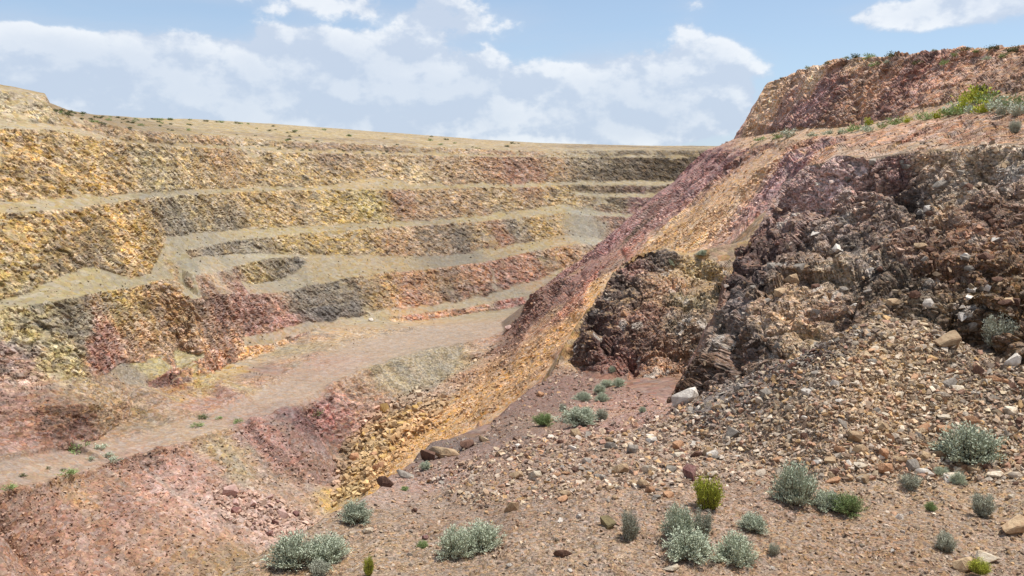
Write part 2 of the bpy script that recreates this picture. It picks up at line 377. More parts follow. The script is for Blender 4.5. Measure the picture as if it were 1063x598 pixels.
def raster():
    Z = np.zeros((NC, NRF), np.float32); 
    ang = np.arctan2(TV[:, 0], TV[:, 1]); rad = np.hypot(TV[:, 0], TV[:, 1])
    lr0 = math.log(RF[0]); dl = math.log(RF[1]) - lr0
    for tri in TF:
        i0, i1, i2 = tri[0], tri[1], tri[2]
        x0, y0 = TV[i0]; x1, y1 = TV[i1]; x2, y2 = TV[i2]
        det = (y1 - y2) * (x0 - x2) + (x2 - x1) * (y0 - y2)
        if abs(det) < 1e-9: continue
        a = ang[[i0, i1, i2]]
        # does it contain the origin or wrap behind?
        wrap = (a.max() - a.min()) > math.pi
        rmax = rad[[i0, i1, i2]].max()
        # closest distance of triangle to origin
        rmin = 1e9
        for (ax, ay), (bx, by) in (((x0, y0), (x1, y1)), ((x1, y1), (x2, y2)), ((x2, y2), (x0, y0))):
            dx, dy = bx - ax, by - ay; L2 = dx * dx + dy * dy
            t = 0 if L2 == 0 else max(0, min(1, -(ax * dx + ay * dy) / L2))
            rmin = min(rmin, math.hypot(ax + t * dx, ay + t * dy))
        w0o = ((y1 - y2) * (0 - x2) + (x2 - x1) * (0 - y2)) / det
        w1o = ((y2 - y0) * (0 - x2) + (x0 - x2) * (0 - y2)) / det
        if w0o >= 0 and w1o >= 0 and 1 - w0o - w1o >= 0: rmin = 0; wrap = True
        ja = 0 if rmin < RF[0] else max(0, int((math.log(rmin) - lr0) / dl) - 1)
        jb = min(NRF, int((math.log(max(rmax, RF[0])) - lr0) / dl) + 3)
        if jb <= ja: continue
        if wrap: cols = [(0, NC)]
        else:
            ca = max(0, np.searchsorted(TH, a.min()) - 1); cb = min(NC, np.searchsorted(TH, a.max()) + 1)
            cols = [(ca, cb)]
        for ca, cb in cols:
            if cb <= ca: continue
            gx = sinT[ca:cb, None] * RF[None, ja:jb]; gy = cosT[ca:cb, None] * RF[None, ja:jb]
            w0 = ((y1 - y2) * (gx - x2) + (x2 - x1) * (gy - y2)) / det
            w1 = ((y2 - y0) * (gx - x2) + (x0 - x2) * (gy - y2)) / det
            w2 = 1 - w0 - w1
            m = (w0 >= -1e-6) & (w1 >= -1e-6) & (w2 >= -1e-6)
            if m.any():
                zz = w0 * TZ[i0] + w1 * TZ[i1] + w2 * TZ[i2]
                sub = Z[ca:cb, ja:jb]; sub[m] = zz[m]
    return Z
ZF = raster()
print('raster %.1fs' % (time.time() - T0))

def base_z(x, y):
    """height of the undisplaced ground at plan points (arrays)"""
    x = np.atleast_1d(np.asarray(x, float)); y = np.atleast_1d(np.asarray(y, float))
    a = np.arctan2(x, y); r = np.hypot(x, y)
    ci = np.clip(np.searchsorted(TH, a) - 1, 0, NC - 2); ft = np.clip((a - TH[ci]) / (TH[ci + 1] - TH[ci]), 0, 1)
    lr = (np.log(np.clip(r, RF[0], RF[-1] * .999)) - math.log(RF[0])) / (math.log(RF[1]) - math.log(RF[0]))
    ri = np.clip(lr.astype(int), 0, NRF - 2); fr = lr - ri
    return (ZF[ci, ri] * (1 - ft) * (1 - fr) + ZF[ci + 1, ri] * ft * (1 - fr) + ZF[ci, ri + 1] * (1 - ft) * fr + ZF[ci + 1, ri + 1] * ft * fr)

# ------------------------------------------------------------------ vectorised noise
def hsh(ix, iy, iz, s):
    h = (ix.astype(np.uint32) * np.uint32(374761393) + iy.astype(np.uint32) * np.uint32(668265263) + iz.astype(np.uint32) * np.uint32(2147483647 & 1274126177) + np.uint32((s * 2654435761) & 0xffffffff))
    h ^= h >> np.uint32(13); h *= np.uint32(1274126177); h ^= h >> np.uint32(16); h *= np.uint32(2246822519); h ^= h >> np.uint32(13)
    return h
def vnoise(p, s=0):
    """smooth value-gradient noise in about -1..1, p (N,3)"""
    f = np.floor(p); i = f.astype(np.int64); u = (p - f).astype(np.float32)
    w = u * u * u * (u * (u * 6 - 15) + 10)
    out = np.zeros(len(p), np.float32)
    for dx in (0, 1):
        wx = w[:, 0] if dx else 1 - w[:, 0]
        for dy in (0, 1):
            wy = wx * (w[:, 1] if dy else 1 - w[:, 1])
            for dz in (0, 1):
                wz = wy * (w[:, 2] if dz else 1 - w[:, 2])
                h = hsh(i[:, 0] + dx, i[:, 1] + dy, i[:, 2] + dz, s)
                gx = (h & np.uint32(1023)).astype(np.float32) / 511.5 - 1
                gy = ((h >> np.uint32(10)) & np.uint32(1023)).astype(np.float32) / 511.5 - 1
                gz = ((h >> np.uint32(20)) & np.uint32(1023)).astype(np.float32) / 511.5 - 1
                out += wz * (gx * (u[:, 0] - dx) + gy * (u[:, 1] - dy) + gz * (u[:, 2] - dz))
    return out * 1.4
def cells(p, s=0):
    """nearest-cell random (0..1), second random and F1, F2 distances"""
    q = p - 0.5; f = np.floor(q); i = f.astype(np.int64)
    n = len(p); b1 = np.full(n, 9.0, np.float32); b2 = np.full(n, 9.0, np.float32); r = np.zeros(n, np.float32)
    g = np.zeros((n, 3), np.float32)
    for dx in (0, 1):
        for dy in (0, 1):
            for dz in (0, 1):
                h = hsh(i[:, 0] + dx, i[:, 1] + dy, i[:, 2] + dz, s)
                jx = (h & np.uint32(1023)).astype(np.float32) / 1023; jy = ((h >> np.uint32(10)) & np.uint32(1023)).astype(np.float32) / 1023
                jz = ((h >> np.uint32(20)) & np.uint32(1023)).astype(np.float32) / 1023
                ex = f[:, 0] + dx + .15 + .7 * jx - p[:, 0]; ey = f[:, 1] + dy + .15 + .7 * jy - p[:, 1]; ez = f[:, 2] + dz + .15 + .7 * jz - p[:, 2]
                dd = (ex * ex + ey * ey + ez * ez).astype(np.float32)
                m = dd < b1
                b2 = np.where(m, b1, np.minimum(b2, dd)); b1 = np.where(m, dd, b1)
                rr = (h % np.uint32(9973)).astype(np.float32) / 9973
                r = np.where(m, rr, r); g[m, 0] = ex[m]; g[m, 1] = ey[m]; g[m, 2] = ez[m]
    return r, np.sqrt(b1), np.sqrt(b2), g
def smooth(x, a, b):
    t = np.clip((x - a) / (b - a), 0, 1); return t * t * (3 - 2 * t)

# ------------------------------------------------------------------ adaptive rows
NR = 1000
def adapt():
    t = np.arctan(ZF / RF[None, :])
    dt = np.abs(np.diff(t, axis=1))
    dlr = math.log(RF[1] / RF[0])
    run = np.maximum.accumulate(t, axis=1)[:, :-1]
    hidden = t[:, 1:] < run - 0.002
    w = np.sqrt(dt ** 2 + (0.12 * dlr) ** 2)
    # stretches of surface that face sideways need rows too
    w = np.where(hidden, 0.3 * np.sqrt(dt ** 2 + (.12 * dlr) ** 2), w) 
    rm = RF[:-1][None, :]
    w = np.where(rm > 700, w * .5, w); w = np.where(rm < 9, w * .35, w)
    # blur across columns and along the ray
    k = 9
    cs = np.cumsum(np.pad(w, ((k, k), (0, 0)), mode='edge'), axis=0)
    w = (cs[2 * k:] - np.concatenate([np.zeros((1, w.shape[1])), cs[:-2 * k - 1 + 1][:w.shape[0] - 1]], 0)[:w.shape[0]]) / (2 * k) if False else w
    ker = np.hanning(2 * k + 1); ker /= ker.sum()
    wp = np.pad(w, ((k, k), (0, 0)), mode='edge'); o = np.zeros_like(w)
    for q in range(2 * k + 1): o += ker[q] * wp[q:q + w.shape[0]]
    w = o; k = 6
    ker = np.hanning(2 * k + 1); ker /= ker.sum()
    wp = np.pad(w, ((0, 0), (k, k)), mode='edge'); o = np.zeros_like(w)
    for q in range(2 * k + 1): o += ker[q] * wp[:, q:q + w.shape[1]]
    cum = np.concatenate([np.zeros((NC, 1)), np.cumsum(o, axis=1)], axis=1)
    R = np.zeros((NC, NR)); Z = np.zeros((NC, NR))
    lrf = np.log(RF)
    for c in range(NC):
        l = np.interp(np.linspace(0, cum[c, -1], NR), cum[c], lrf)
        R[c] = np.exp(l); Z[c] = np.interp(l, lrf, ZF[c])
    return R, Z
R, Z = adapt()
X = R * sinT[:, None]; Y = R * cosT[:, None]
# tie the seam behind the view together
X[-1] = X[0] = 0.5 * (X[0] + X[-1]); Y[-1] = Y[0] = .5 * (Y[0] + Y[-1]); Z[-1] = Z[0]; R[-1] = R[0]
PB = np.stack([X, Y, Z], -1)
dc = np.gradient(PB, axis=0); dr = np.gradient(PB, axis=1)
NB = np.cross(dr, dc); 
NB /= np.maximum(np.linalg.norm(NB, axis=-1, keepdims=True), 1e-9)
NB[NB[..., 2] < 0] *= -1
print('adapt %.1fs' % (time.time() - T0), NC, NR)

# smoothed slope -> where bare rock stands
def blur(a, k0, k1):
    for ax, k in ((0, k0), (1, k1)):
        if k < 1: continue
        ker = np.hanning(2 * k + 3)[1:-1]; ker /= ker.sum()
        pad = [(0, 0)] * a.ndim; pad[ax] = (k, k); ap = np.pad(a, pad, mode='edge'); o = np.zeros_like(a)
        n = a.shape[ax]
        for q in range(2 * k + 1):
            sl = [slice(None)] * a.ndim; sl[ax] = slice(q, q + n); o += ker[q] * ap[tuple(sl)]
        a = o
    return a
SL = np.degrees(np.arccos(np.clip(NB[..., 2], 0, 1)))
NS = blur(NB, 3, 3); NS /= np.maximum(np.linalg.norm(NS, axis=-1, keepdims=True), 1e-9)
pos = PB.reshape(-1, 3); nor = NS.reshape(-1, 3); rr = R.reshape(-1); slope = blur(SL, 2, 2).reshape(-1)
NV = len(pos)

def hit(px, py):
    """the visible ground point under a photo pixel"""
    t = tan_el(py); s = xslope(px, py); a = math.atan(s); c = int(np.clip(np.searchsorted(TH, a), 0, NC - 1))
    y = RF * math.cos(a); k = np.nonzero(ZF[c] >= t * y)[0]
    k = k[RF[k] > 6]
    if len(k) == 0: return None
    r = RF[k[0]]; return (s * y[k[0]], y[k[0]], t * y[k[0]])

# ------------------------------------------------------------------ colour survey: (px, py, r, g, b) as seen; right hill and outcrop colours include shade
ROCK = """130 129 124 100 84;180 132 130 106 88;250 138 116 94 82;300 143 124 102 88;350 145 112 92 80;420 148 120 100 86;500 151 130 110 94;600 152 124 104 86;690 152 100 84 72;30 112 176 158 124;30 165 176 140 84;100 165 178 148 98;60 150 172 142 92;100 185 184 146 82;200 175 172 146 102;160 180 165 148 112;300 175 174 148 106;400 178 172 144 106;430 185 190 166 128
470 175 162 132 102;530 180 142 88 68;550 174 150 96 74;510 172 160 116 86;575 172 152 120 92;640 172 120 104 84;690 175 104 88 70;620 165 142 126 106;120 128 130 104 82;80 124 150 120 92;210 140 168 132 92;260 147 176 152 120;330 148 140 112 96;400 151 130 106 92;480 158 170 140 110;540 159 150 122 104;650 158 110 94 80;600 158 170 150 122
20 240 184 148 84;80 236 178 142 82;130 250 188 148 78;60 270 154 130 92;110 262 140 122 92;30 290 164 140 92;90 262 120 104 84;150 262 170 142 92;200 222 160 142 106;185 228 134 128 116;300 215 174 144 98;380 215 170 150 92;350 220 176 148 92;450 212 158 126 96;420 208 150 106 80;520 208 160 136 102;585 205 176 148 104;640 212 112 98 80;680 215 104 92 76;600 200 120 104 84
220 262 122 118 112;250 256 128 122 112;300 252 172 146 94;330 252 160 134 84;400 250 158 118 84;380 247 168 142 96;450 250 140 120 104;478 252 92 88 88;500 244 146 124 96;560 238 172 140 88;535 240 126 118 110;520 246 156 96 70;265 285 150 130 86;285 282 112 104 92;310 272 104 102 102;640 236 108 100 88;660 240 100 90 80
310 310 112 108 106;335 316 92 88 88;365 312 112 104 98;345 302 104 102 100;400 305 162 130 92;390 312 150 126 92;430 300 158 110 84;450 300 166 124 86;475 296 140 104 84;470 302 92 84 80;500 290 178 108 70;520 284 160 86 62;550 276 186 108 66;565 268 120 108 100;580 265 176 124 82;540 285 150 84 62;508 298 104 94 88;640 275 132 82 74
250 330 150 92 88;228 325 104 66 70;215 330 146 110 92;290 330 174 118 106;270 322 156 96 90;245 345 172 128 104;262 312 150 102 94
10 340 182 164 110;80 328 124 118 104;70 345 122 118 110;30 340 176 160 110;60 365 186 172 118;50 378 180 164 116;110 355 166 112 102;100 372 160 98 90;150 330 182 154 104;150 350 192 152 118;180 330 168 132 96;180 355 190 148 112;125 315 172 146 92;20 325 150 136 98;65 320 110 104 90;5 372 146 112 108
200 385 196 134 76;225 379 180 116 70;260 367 198 146 84;175 393 150 84 66;185 398 150 90 72;165 402 132 78 66;290 356 180 140 100;130 408 150 120 96
430 330 190 112 66;450 331 196 126 76;500 324 176 122 88;530 318 166 84 62;410 331 184 150 112
75 438 112 66 52;60 440 136 88 66;95 445 116 72 60;15 392 192 164 152;25 380 180 146 138;30 420 160 100 84;15 435 160 104 84;45 432 136 84 66;0 450 160 100 80;100 430 156 126 92
340 430 176 92 82;320 440 110 66 64;308 432 104 62 66;345 455 118 66 60;370 405 150 118 96;380 440 170 132 112;360 432 172 98 86;335 412 150 96 90;400 383 130 116 82;440 377 128 112 76;370 420 160 122 104;300 422 96 76 80
560 310 110 58 48;575 315 112 62 52;600 288 130 76 70;590 300 160 110 96;610 275 146 86 84;630 255 150 90 92;700 195 138 84 86;680 215 150 96 98;655 240 158 102 104;730 165 118 60 68;715 180 136 76 82;745 160 108 58 66;725 195 150 104 104;690 232 146 96 90;660 270 140 84 78;637 276 196 88 38;628 292 186 100 52
620 262 148 92 94;640 235 150 96 98;665 220 146 90 94;690 200 134 78 84;708 188 128 72 78;700 215 150 100 98
700 250 186 148 88;690 243 190 150 90;740 225 190 150 98;760 200 184 148 100;720 240 194 156 92;790 180 170 134 96
784 128 150 120 92;800 100 158 128 98;810 120 132 98 88;830 115 120 74 76;850 100 118 74 76;845 118 112 76 76;815 95 146 116 90;870 90 116 66 58;870 115 120 80 60;900 105 140 98 70;905 85 132 92 66;930 90 118 66 54;950 90 122 66 52;925 100 108 62 52;965 85 128 80 60;850 76 162 134 104;1000 75 128 88 66;1010 95 110 76 58;1040 80 108 74 56;985 80 150 104 78;1060 90 100 70 54;890 68 140 112 86
780 160 118 78 60;800 162 114 76 58;760 170 116 62 70;840 152 150 92 64;900 148 156 98 62;885 150 170 112 62;920 145 150 104 74;960 140 138 88 62;1000 135 136 90 62;1040 135 120 82 58;955 138 110 70 54;990 140 150 104 72
850 168 138 112 112;870 175 142 116 118;820 180 130 98 104;900 172 132 106 104;930 165 100 66 70;960 158 146 124 108;1010 158 148 128 112;1050 158 148 130 116
800 250 64 46 46;785 240 84 60 58;770 265 78 58 58;780 285 62 52 54;830 225 104 80 76;860 230 122 104 100;880 215 124 102 98;905 200 112 88 80;940 195 80 70 70;950 205 70 62 62;975 200 142 118 98;1000 185 134 118 108;1030 180 120 104 98;950 240 84 60 50;990 225 104 84 74;1020 215 92 66 54;1020 250 102 66 38;990 262 92 60 38;1045 270 96 68 44;1000 300 82 64 48;1050 300 96 70 44;1000 235 120 76 46;850 255 104 88 80;870 270 122 106 92;895 260 100 88 82;830 270 92 76 66;800 300 128 104 88;820 290 142 118 98;815 315 150 122 98;760 320 96 86 88;740 335 112 98 92;780 340 84 74 72;760 370 84 64 60;790 355 98 76 62;730 390 98 72 56;710 410 92 66 52;830 335 132 112 92;850 310 110 84 70;880 325 78 62 56;900 280 66 58 56;930 290 72 62 56;940 310 80 66 54;960 320 86 76 68;880 245 62 54 54;860 200 116 88 88;890 185 128 102 100;800 220 112 86 84;820 210 124 96 96
650 300 62 56 58;670 270 66 62 66;640 290 72 60 60;680 262 82 76 78;620 340 78 50 48;615 320 72 58 58;630 355 96 52 44;645 370 126 64 48;600 355 82 60 54;690 295 150 108 78;700 280 146 116 80;670 325 160 104 80;680 350 112 80 66;700 335 104 94 84;715 310 122 112 92;735 290 118 98 74;720 345 112 90 76;690 375 160 108 58;705 372 144 96 56;660 350 96 64 54;720 275 150 128 88"""
TALUS = """50 130 190 172 138;0 128 190 176 144;20 215 184 168 132;113 207 182 168 134;250 197 180 166 132;400 194 180 164 130;385 188 196 176 140;550 192 186 170 136;650 191 180 168 142;650 203 180 168 142;640 223 172 164 142
50 305 178 166 132;100 290 178 166 130;130 295 170 162 136;20 317 172 162 134;175 260 176 166 136;165 235 150 146 134;190 246 168 160 138;250 242 182 168 134;300 239 182 168 132;400 234 178 164 130;500 228 180 166 132;580 218 184 168 130;605 240 172 170 162;600 230 168 168 162;612 248 178 174 162
220 290 196 182 156;240 285 190 176 150;210 300 178 168 142;230 268 164 160 148;200 275 160 158 146;250 303 176 152 134;270 265 178 172 152;300 298 164 158 142;290 290 166 158 142;340 283 176 162 132;400 275 178 160 128;460 268 150 142 130;480 266 142 138 130;520 262 172 156 128;580 252 184 162 126;560 258 178 164 130
290 312 168 156 138;310 330 158 148 136;235 360 178 160 136;200 368 176 166 128;150 380 176 166 124;110 392 160 146 128;140 390 158 150 140;300 346 180 156 132;215 395 192 168 112;240 385 190 162 108;190 410 184 168 120;240 400 176 160 130;300 365 164 150 124;330 350 176 154 124;270 390 160 134 118;280 385 156 126 116;310 378 158 142 124
385 325 176 164 138;350 345 186 158 126;420 330 188 160 126;480 320 168 156 136;540 308 152 144 132;560 298 164 144 124;590 282 180 158 128
60 405 152 136 120;80 412 156 134 116;20 460 176 128 108;50 465 170 130 112;90 480 172 142 118;30 485 170 140 118;130 425 158 146 112;140 440 152 136 120;120 455 170 140 118;170 425 172 146 126;200 420 176 132 116;230 412 176 128 114;10 410 164 124 112;10 480 150 130 118;150 415 160 140 118
400 360 178 158 142;300 405 176 152 136;200 447 182 156 130;50 490 178 152 126;450 345 174 156 142;350 380 176 148 136;335 378 190 132 112;500 345 168 148 132;510 350 160 138 122
450 385 162 154 136;430 400 166 156 138;480 375 160 152 134;410 395 170 160 138;500 365 160 140 126;460 405 176 156 144;440 412 186 164 148;405 412 160 140 118
200 490 182 138 128;230 470 168 148 116;245 485 160 146 122;180 500 186 150 142;150 490 182 134 122;120 500 172 130 106;300 470 172 134 126;280 455 174 126 118;260 450 176 128 120;290 500 164 142 128;320 505 158 134 124;260 530 190 156 146;285 545 186 156 148;230 520 190 154 144;120 525 176 132 118;60 540 170 128 112;30 570 166 124 104;100 570 170 130 112;170 570 172 136 116;200 590 160 132 106;80 515 182 146 110;310 440 132 108 112;330 465 146 126 128;345 490 160 134 122;320 490 168 130 116;240 590 156 132 104
560 370 202 156 92;530 395 206 158 92;500 410 204 158 92;470 430 206 160 92;440 455 204 162 94;420 480 200 158 88;400 440 196 162 104;370 490 194 160 100;360 515 194 166 106;385 470 196 164 104;540 365 190 150 106;500 390 182 144 102;590 345 206 160 96;610 320 206 166 104;450 425 184 154 108;550 350 176 136 108
480 395 168 136 116;520 365 164 126 110;540 340 158 112 98;550 335 170 130 112;590 295 158 104 94;600 300 162 112 100;570 330 176 142 108;620 280 160 104 100;650 255 160 108 108;670 230 156 104 106;700 205 144 94 96;740 170 140 90 92;640 262 158 104 104;620 300 200 160 98;660 232 156 102 104;690 212 148 96 98
700 232 188 150 96;720 232 192 152 94;740 215 188 150 100;760 195 184 146 104;690 250 190 150 86;730 250 196 156 96;720 262 184 156 116;745 265 176 146 112;780 175 178 144 108;800 165 168 136 104;775 200 186 150 110;750 245 190 154 110
765 150 172 140 106;800 142 166 142 110;850 140 160 138 104;900 135 158 132 98;1000 115 148 120 86;1050 108 140 116 86;920 60 166 142 112;1000 56 160 140 110;850 72 168 146 116
200 130 186 168 130;300 136 190 172 134;420 146 192 172 134;520 151 188 168 134;140 127 160 142 110;80 119 158 138 108;650 153 176 158 128
900 156 150 126 108;1000 155 146 128 112
760 460 166 142 122;850 430 176 148 122;900 400 188 156 116;930 370 188 158 118;915 340 170 146 120;960 400 176 150 118;830 400 152 134 118;780 395 108 100 102;840 365 104 96 98;880 340 120 106 96;735 420 126 116 114;1040 420 150 132 114;1010 390 150 130 108;1000 440 168 142 112
560 500 164 134 114;520 480 160 128 110;500 540 152 124 104;460 520 156 130 112;430 500 164 130 118;460 475 152 118 108;400 515 166 138 124;360 540 160 134 112;600 580 160 134 112;560 560 162 134 112;700 540 160 132 112;780 520 160 130 110;850 550 160 130 104;900 560 160 128 100;950 540 160 132 108;1040 500 166 138 110;1000 570 158 132 110;640 500 168 140 120;700 470 166 138 118;900 590 154 124 98;300 590 158 132 104;400 580 162 136 112;500 590 158 132 110
640 430 176 134 112;665 420 178 118 96;600 400 150 106 92;575 405 138 104 94;650 440 176 128 112;540 425 136 104 94;520 440 142 112 98;550 440 150 120 104;690 440 160 134 116;620 400 156 116 100;470 465 122 104 100;450 475 120 104 98;420 490 150 118 104"""
def parse(s):
    out = []
    for tok in s.replace('\n', ';').split(';'):
        q = tok.split()
        if len(q) == 5:
            px, py, r, g, b = map(float, q)
            h = hit(px, py)
            if h is not None: out.append((*h, *lin((r, g, b))))
    return np.array(out)
def paint(p, seeds, chunk=60000, rng=None):
    out = np.zeros((len(p), 3), np.float32)
    S = seeds[:, :3].astype(np.float32); d = np.linalg.norm(S, axis=1); c = seeds[:, 3:].astype(np.float32)
    s2 = (S * S).sum(1)
    for i in range(0, len(p), chunk):
        q = p[i:i + chunk].astype(np.float32)
        D = (q * q).sum(1)[:, None] + s2[None] - 2 * q @ S.T
        D = np.maximum(D, 0) / (d * d)[None]
        W = 1.0 / (D + 1.5e-4) ** 2.0
        out[i:i + chunk] = (W @ c) / W.sum(1)[:, None]
    return out
KALB = 0.60
warp_l = np.clip(rr * 0.022, .25, 7.0)
def vn_scaled(seed, lam):
    # coordinates scaled by a local length kept in log steps so that the pattern stays continuous inside a step
    return vnoise(pos / lam + 13.7 * seed, seed)
near = rr < 78
def fbm(p, s, octs):
    a = 0; w = 1; t = 0
    for k in range(octs): a = a + w * vnoise(p * 2 ** k + 7.3 * k, s + k); t += w; w *= .55
    return a / t
wv = np.zeros((NV, 3), np.float32)
far = ~near
for m, l, amp in ((far, 5.0, 4.5), (near, 1.0, 1.0)):
    for k in range(3): wv[m, k] = fbm(pos[m] / l, 40 + 5 * k, 3) * amp
pw = pos + wv
print('warp %.1fs' % (time.time() - T0))
sel = rr < 900
CR = np.zeros((NV, 3), np.float32); CT = np.zeros((NV, 3), np.float32)
CR[:] = np.array(lin((170, 148, 112))); CT[:] = np.array(lin((188, 168, 132)))
CR[sel] = paint(pw[sel], parse(ROCK)); CT[sel] = paint(pw[sel], parse(TALUS))
print('paint %.1fs' % (time.time() - T0))

# road mask
def road_mask():
    mid = []
    for px in range(-250, 521, 10):
        a = P(px, interp(Rup_y, px), Rup.d(px)); b = P(px, interp(Rlow_y, px), Rlow.d(px))
        mid.append(((a[0] + b[0]) / 2, (a[1] + b[1]) / 2, math.hypot(a[0] - b[0], a[1] - b[1]) / 2))
    M = np.zeros(NV, np.float32); V = np.zeros(NV, np.float32)
    cand = np.nonzero((pos[:, 2] < -34) & (rr < 260) & (pos[:, 1] > 20))[0]
    best = np.full(len(cand), 1e9, np.float32); bh = np.ones(len(cand), np.float32); bs = np.zeros(len(cand), np.float32)
    q = pos[cand]
    for (a, b) in zip(mid[:-1], mid[1:]):
        dx, dy = b[0] - a[0], b[1] - a[1]; L2 = dx * dx + dy * dy
        t = np.clip(((q[:, 0] - a[0]) * dx + (q[:, 1] - a[1]) * dy) / L2, 0, 1)
        ex = q[:, 0] - a[0] - t * dx; ey = q[:, 1] - a[1] - t * dy; e = np.hypot(ex, ey)
        m = e < best; best[m] = e[m]; bs[m] = np.sign(ex * dy - ey * dx)[m]
        # perpendicular half width of the roadway
        n = abs((-dy) * 0 + 1); w = 4.4 + 1.2 * math.sin(a[1] * .05) if a[1] < 150 else min(11, 4.4 + (a[1] - 150) * .16)
        bh[m] = w
    M[cand] = best / bh; V[cand] = best * bs
    M[(M == 0) & ~np.isin(np.arange(NV), cand)] = 9
    return M, V
RM, RV = road_mask()
road = smooth(-RM, -1.15, -0.85)

# ------------------------------------------------------------------ relief
xn, yn, zn = pos[:, 0], pos[:, 1], pos[:, 2]
n_lo = np.zeros(NV, np.float32)
n_lo[far] = fbm(pos[far] / 9.0, 3, 3); n_lo[near] = fbm(pos[near] / 2.2, 3, 3)
rockm = smooth(slope + n_lo * 9, 35.5, 42.5)
rockm *= (1 - road)
# steep but loose places and solid but low places
def spot(px, py, rad, val, arr):
    h = hit(px, py)
    if h is None: return
    d = np.linalg.norm(pos - np.array(h), axis=1); w = np.exp(-(d / rad) ** 2)
    arr[:] = arr * (1 - w) + val * w
# the surveyed bands of rock face and talus on the pit wall
ppx = CX + F * (xn / np.maximum(yn, 1)) * (CP + 0.0 * yn)
_q = zn / np.maximum(yn, 1); _v = (SP + _q * CP) / (CP - _q * SP); ppy = CY - F * _v
ppx = CX + F * (xn / np.maximum(yn, 1)) * (CP + _v * SP)
bx = ppx + 2.2 * n_lo; by = ppy + 1.2 * n_lo + .8 * vnoise(pos / 2.3, 77)
bands = np.zeros(NV, np.float32)
cone = -5.0 * np.abs(vnoise(pos * np.array([.11, .11, .02]), 78)) - 3.0 * np.abs(vnoise(pos * np.array([.3, .3, .05]), 79)) + 2.2
def band(u, l, px0=None, px1=None, val=1.0):
    a = max(u.ys[0][0], l.ys[0][0]); b = min(u.ys[-1][0], l.ys[-1][0])
    if px0 is not None: a = px0
    if px1 is not None: b = px1
    yu = np.interp(bx, [q[0] for q in u.ys], [q[1] for q in u.ys]); yl = np.interp(bx, [q[0] for q in l.ys], [q[1] for q in l.ys])
    m = smooth(by - yu, -.6, .6) * smooth(yl + cone - by, -1.5, 1.5) * smooth(bx - a, -1.5, 1.5) * smooth(b - bx, -1.5, 1.5)
    bands[:] = np.maximum(bands, m * val)
band(Rim, Atoe, val=.85); band(Acrest, Btoe); band(Bcrest, Ctoe, px1=597); band(Bcrest, B2toe); band(B2crest, Ctoe)
band(Ccrest, Mtoe, px1=190); band(Ccrest, Dtoe); band(Pl, St, 244, 318); band(Dcrest, Etoe)
band(Ecrest, Otoe); band(Eleft, OtoeL, 155, 200); band(Kcrest, Ktoe, 36, 116); band(Ecrest, Eface)
_u = WL([(px, y - 5.5) for px, y in Rim.ys], Rim.ds); _l = WL([(px, y - 1.5) for px, y in Rim.ys], Rim.ds); _b = bands.copy(); band(_u, _l, 60, 735)
bands = np.where(bands > _b, _b + (bands - _b) * smooth(vnoise(pos / np.array([30., 30., 8.]), 171), -.1, .1), bands)
wallz = leftw = far & (zn > -43) & (yn > 30) & ~((xn > -28) & (yn < 235) & (xn > (yn - 250) * .2)) & (road < .4)
# loose material has run down over the faces in narrow chutes
sv = vnoise(pos * np.array([.22, .22, .035]) + 3, 88) + .5 * vnoise(pos * np.array([.6, .6, .09]), 89)
bands *= 1 - .75 * smooth(sv, .28, .5)
rockm = np.where(wallz & (rr < 420), np.maximum(bands, smooth(slope, 50, 57)), rockm)
lipm = far & (ppx > 380) & (ppx < 478) & (zn < -39.5) & (zn > -45.5) & (yn < 215)
ly = np.interp(ppx, [q[0] for q in Rlow_y], [q[1] for q in Rlow_y])
rockm = np.where(lipm, smooth(ppy - ly, -1, 1) * smooth(ly + 7 + 5 * n_lo - ppy, -1.5, 1.5), rockm)
# near outcrops are bare rock; the gravel below them is not
def in_poly(poly):
    inside = np.zeros(NV, bool); n = len(poly)
    for i in range(n):
        x1, y1 = poly[i]; x2, y2 = poly[(i + 1) % n]
        c = ((y1 > yn) != (y2 > yn)) & (xn < (x2 - x1) * (yn - y1) / (y2 - y1 + 1e-12) + x1)
        inside ^= c
    return inside
lp = [P(*p)[:2] for p in LEDGE]; ob = [P(*p)[:2] for p in OBASE]
out1 = in_poly(lp + ob)
o2 = [(589, 373, 50), (606, 386, 47.5), (620, 390, 46), (650, 392, 44), (692, 390, 43)]
o2t = [(752, 278, 55), (720, 261, 58), (690, 254, 59), (660, 256, 58), (643, 270, 56.5), (626, 298, 55), (603, 329, 53)]
out2 = in_poly([P(*p)[:2] for p in o2] + [(9, 36), (12, 42), (17, 48)] + [P(*p)[:2] for p in o2t])
edge_poly = in_poly([P(*p)[:2] for p in EDGE] + [(7.4, 33.5)] + [P(*p)[:2] for p in OBASE] + [(14, -60), (-5, -60), (-5, 2), (-5.4, 6), (-6.2, 11)])
fore = edge_poly & ~out1 & ~out2
rockm[out1 | out2] = np.maximum(rockm[out1 | out2], .96)
rockm[fore] *= 0.15
_h = near & ~(out1 | out2 | fore); rockm[_h] *= np.interp(rr[_h], [64, 78], [.15, 1])
bb = in_poly([P(*p)[:2] for p in A2[4:]] + [(40, 0), (40, 40), (41, 66), (42, 82), (42, 96), (42, 110), (42, 130), (42, 150)])
rockm[bb] = np.maximum(rockm[bb], .85)
rightw = far & (pos[:, 0] > -30) & (pos[:, 1] < 235) & (pos[:, 2] > -50) & (pos[:, 0] > (pos[:, 1] - 250) * .2) & (pos[:,0] > -28)
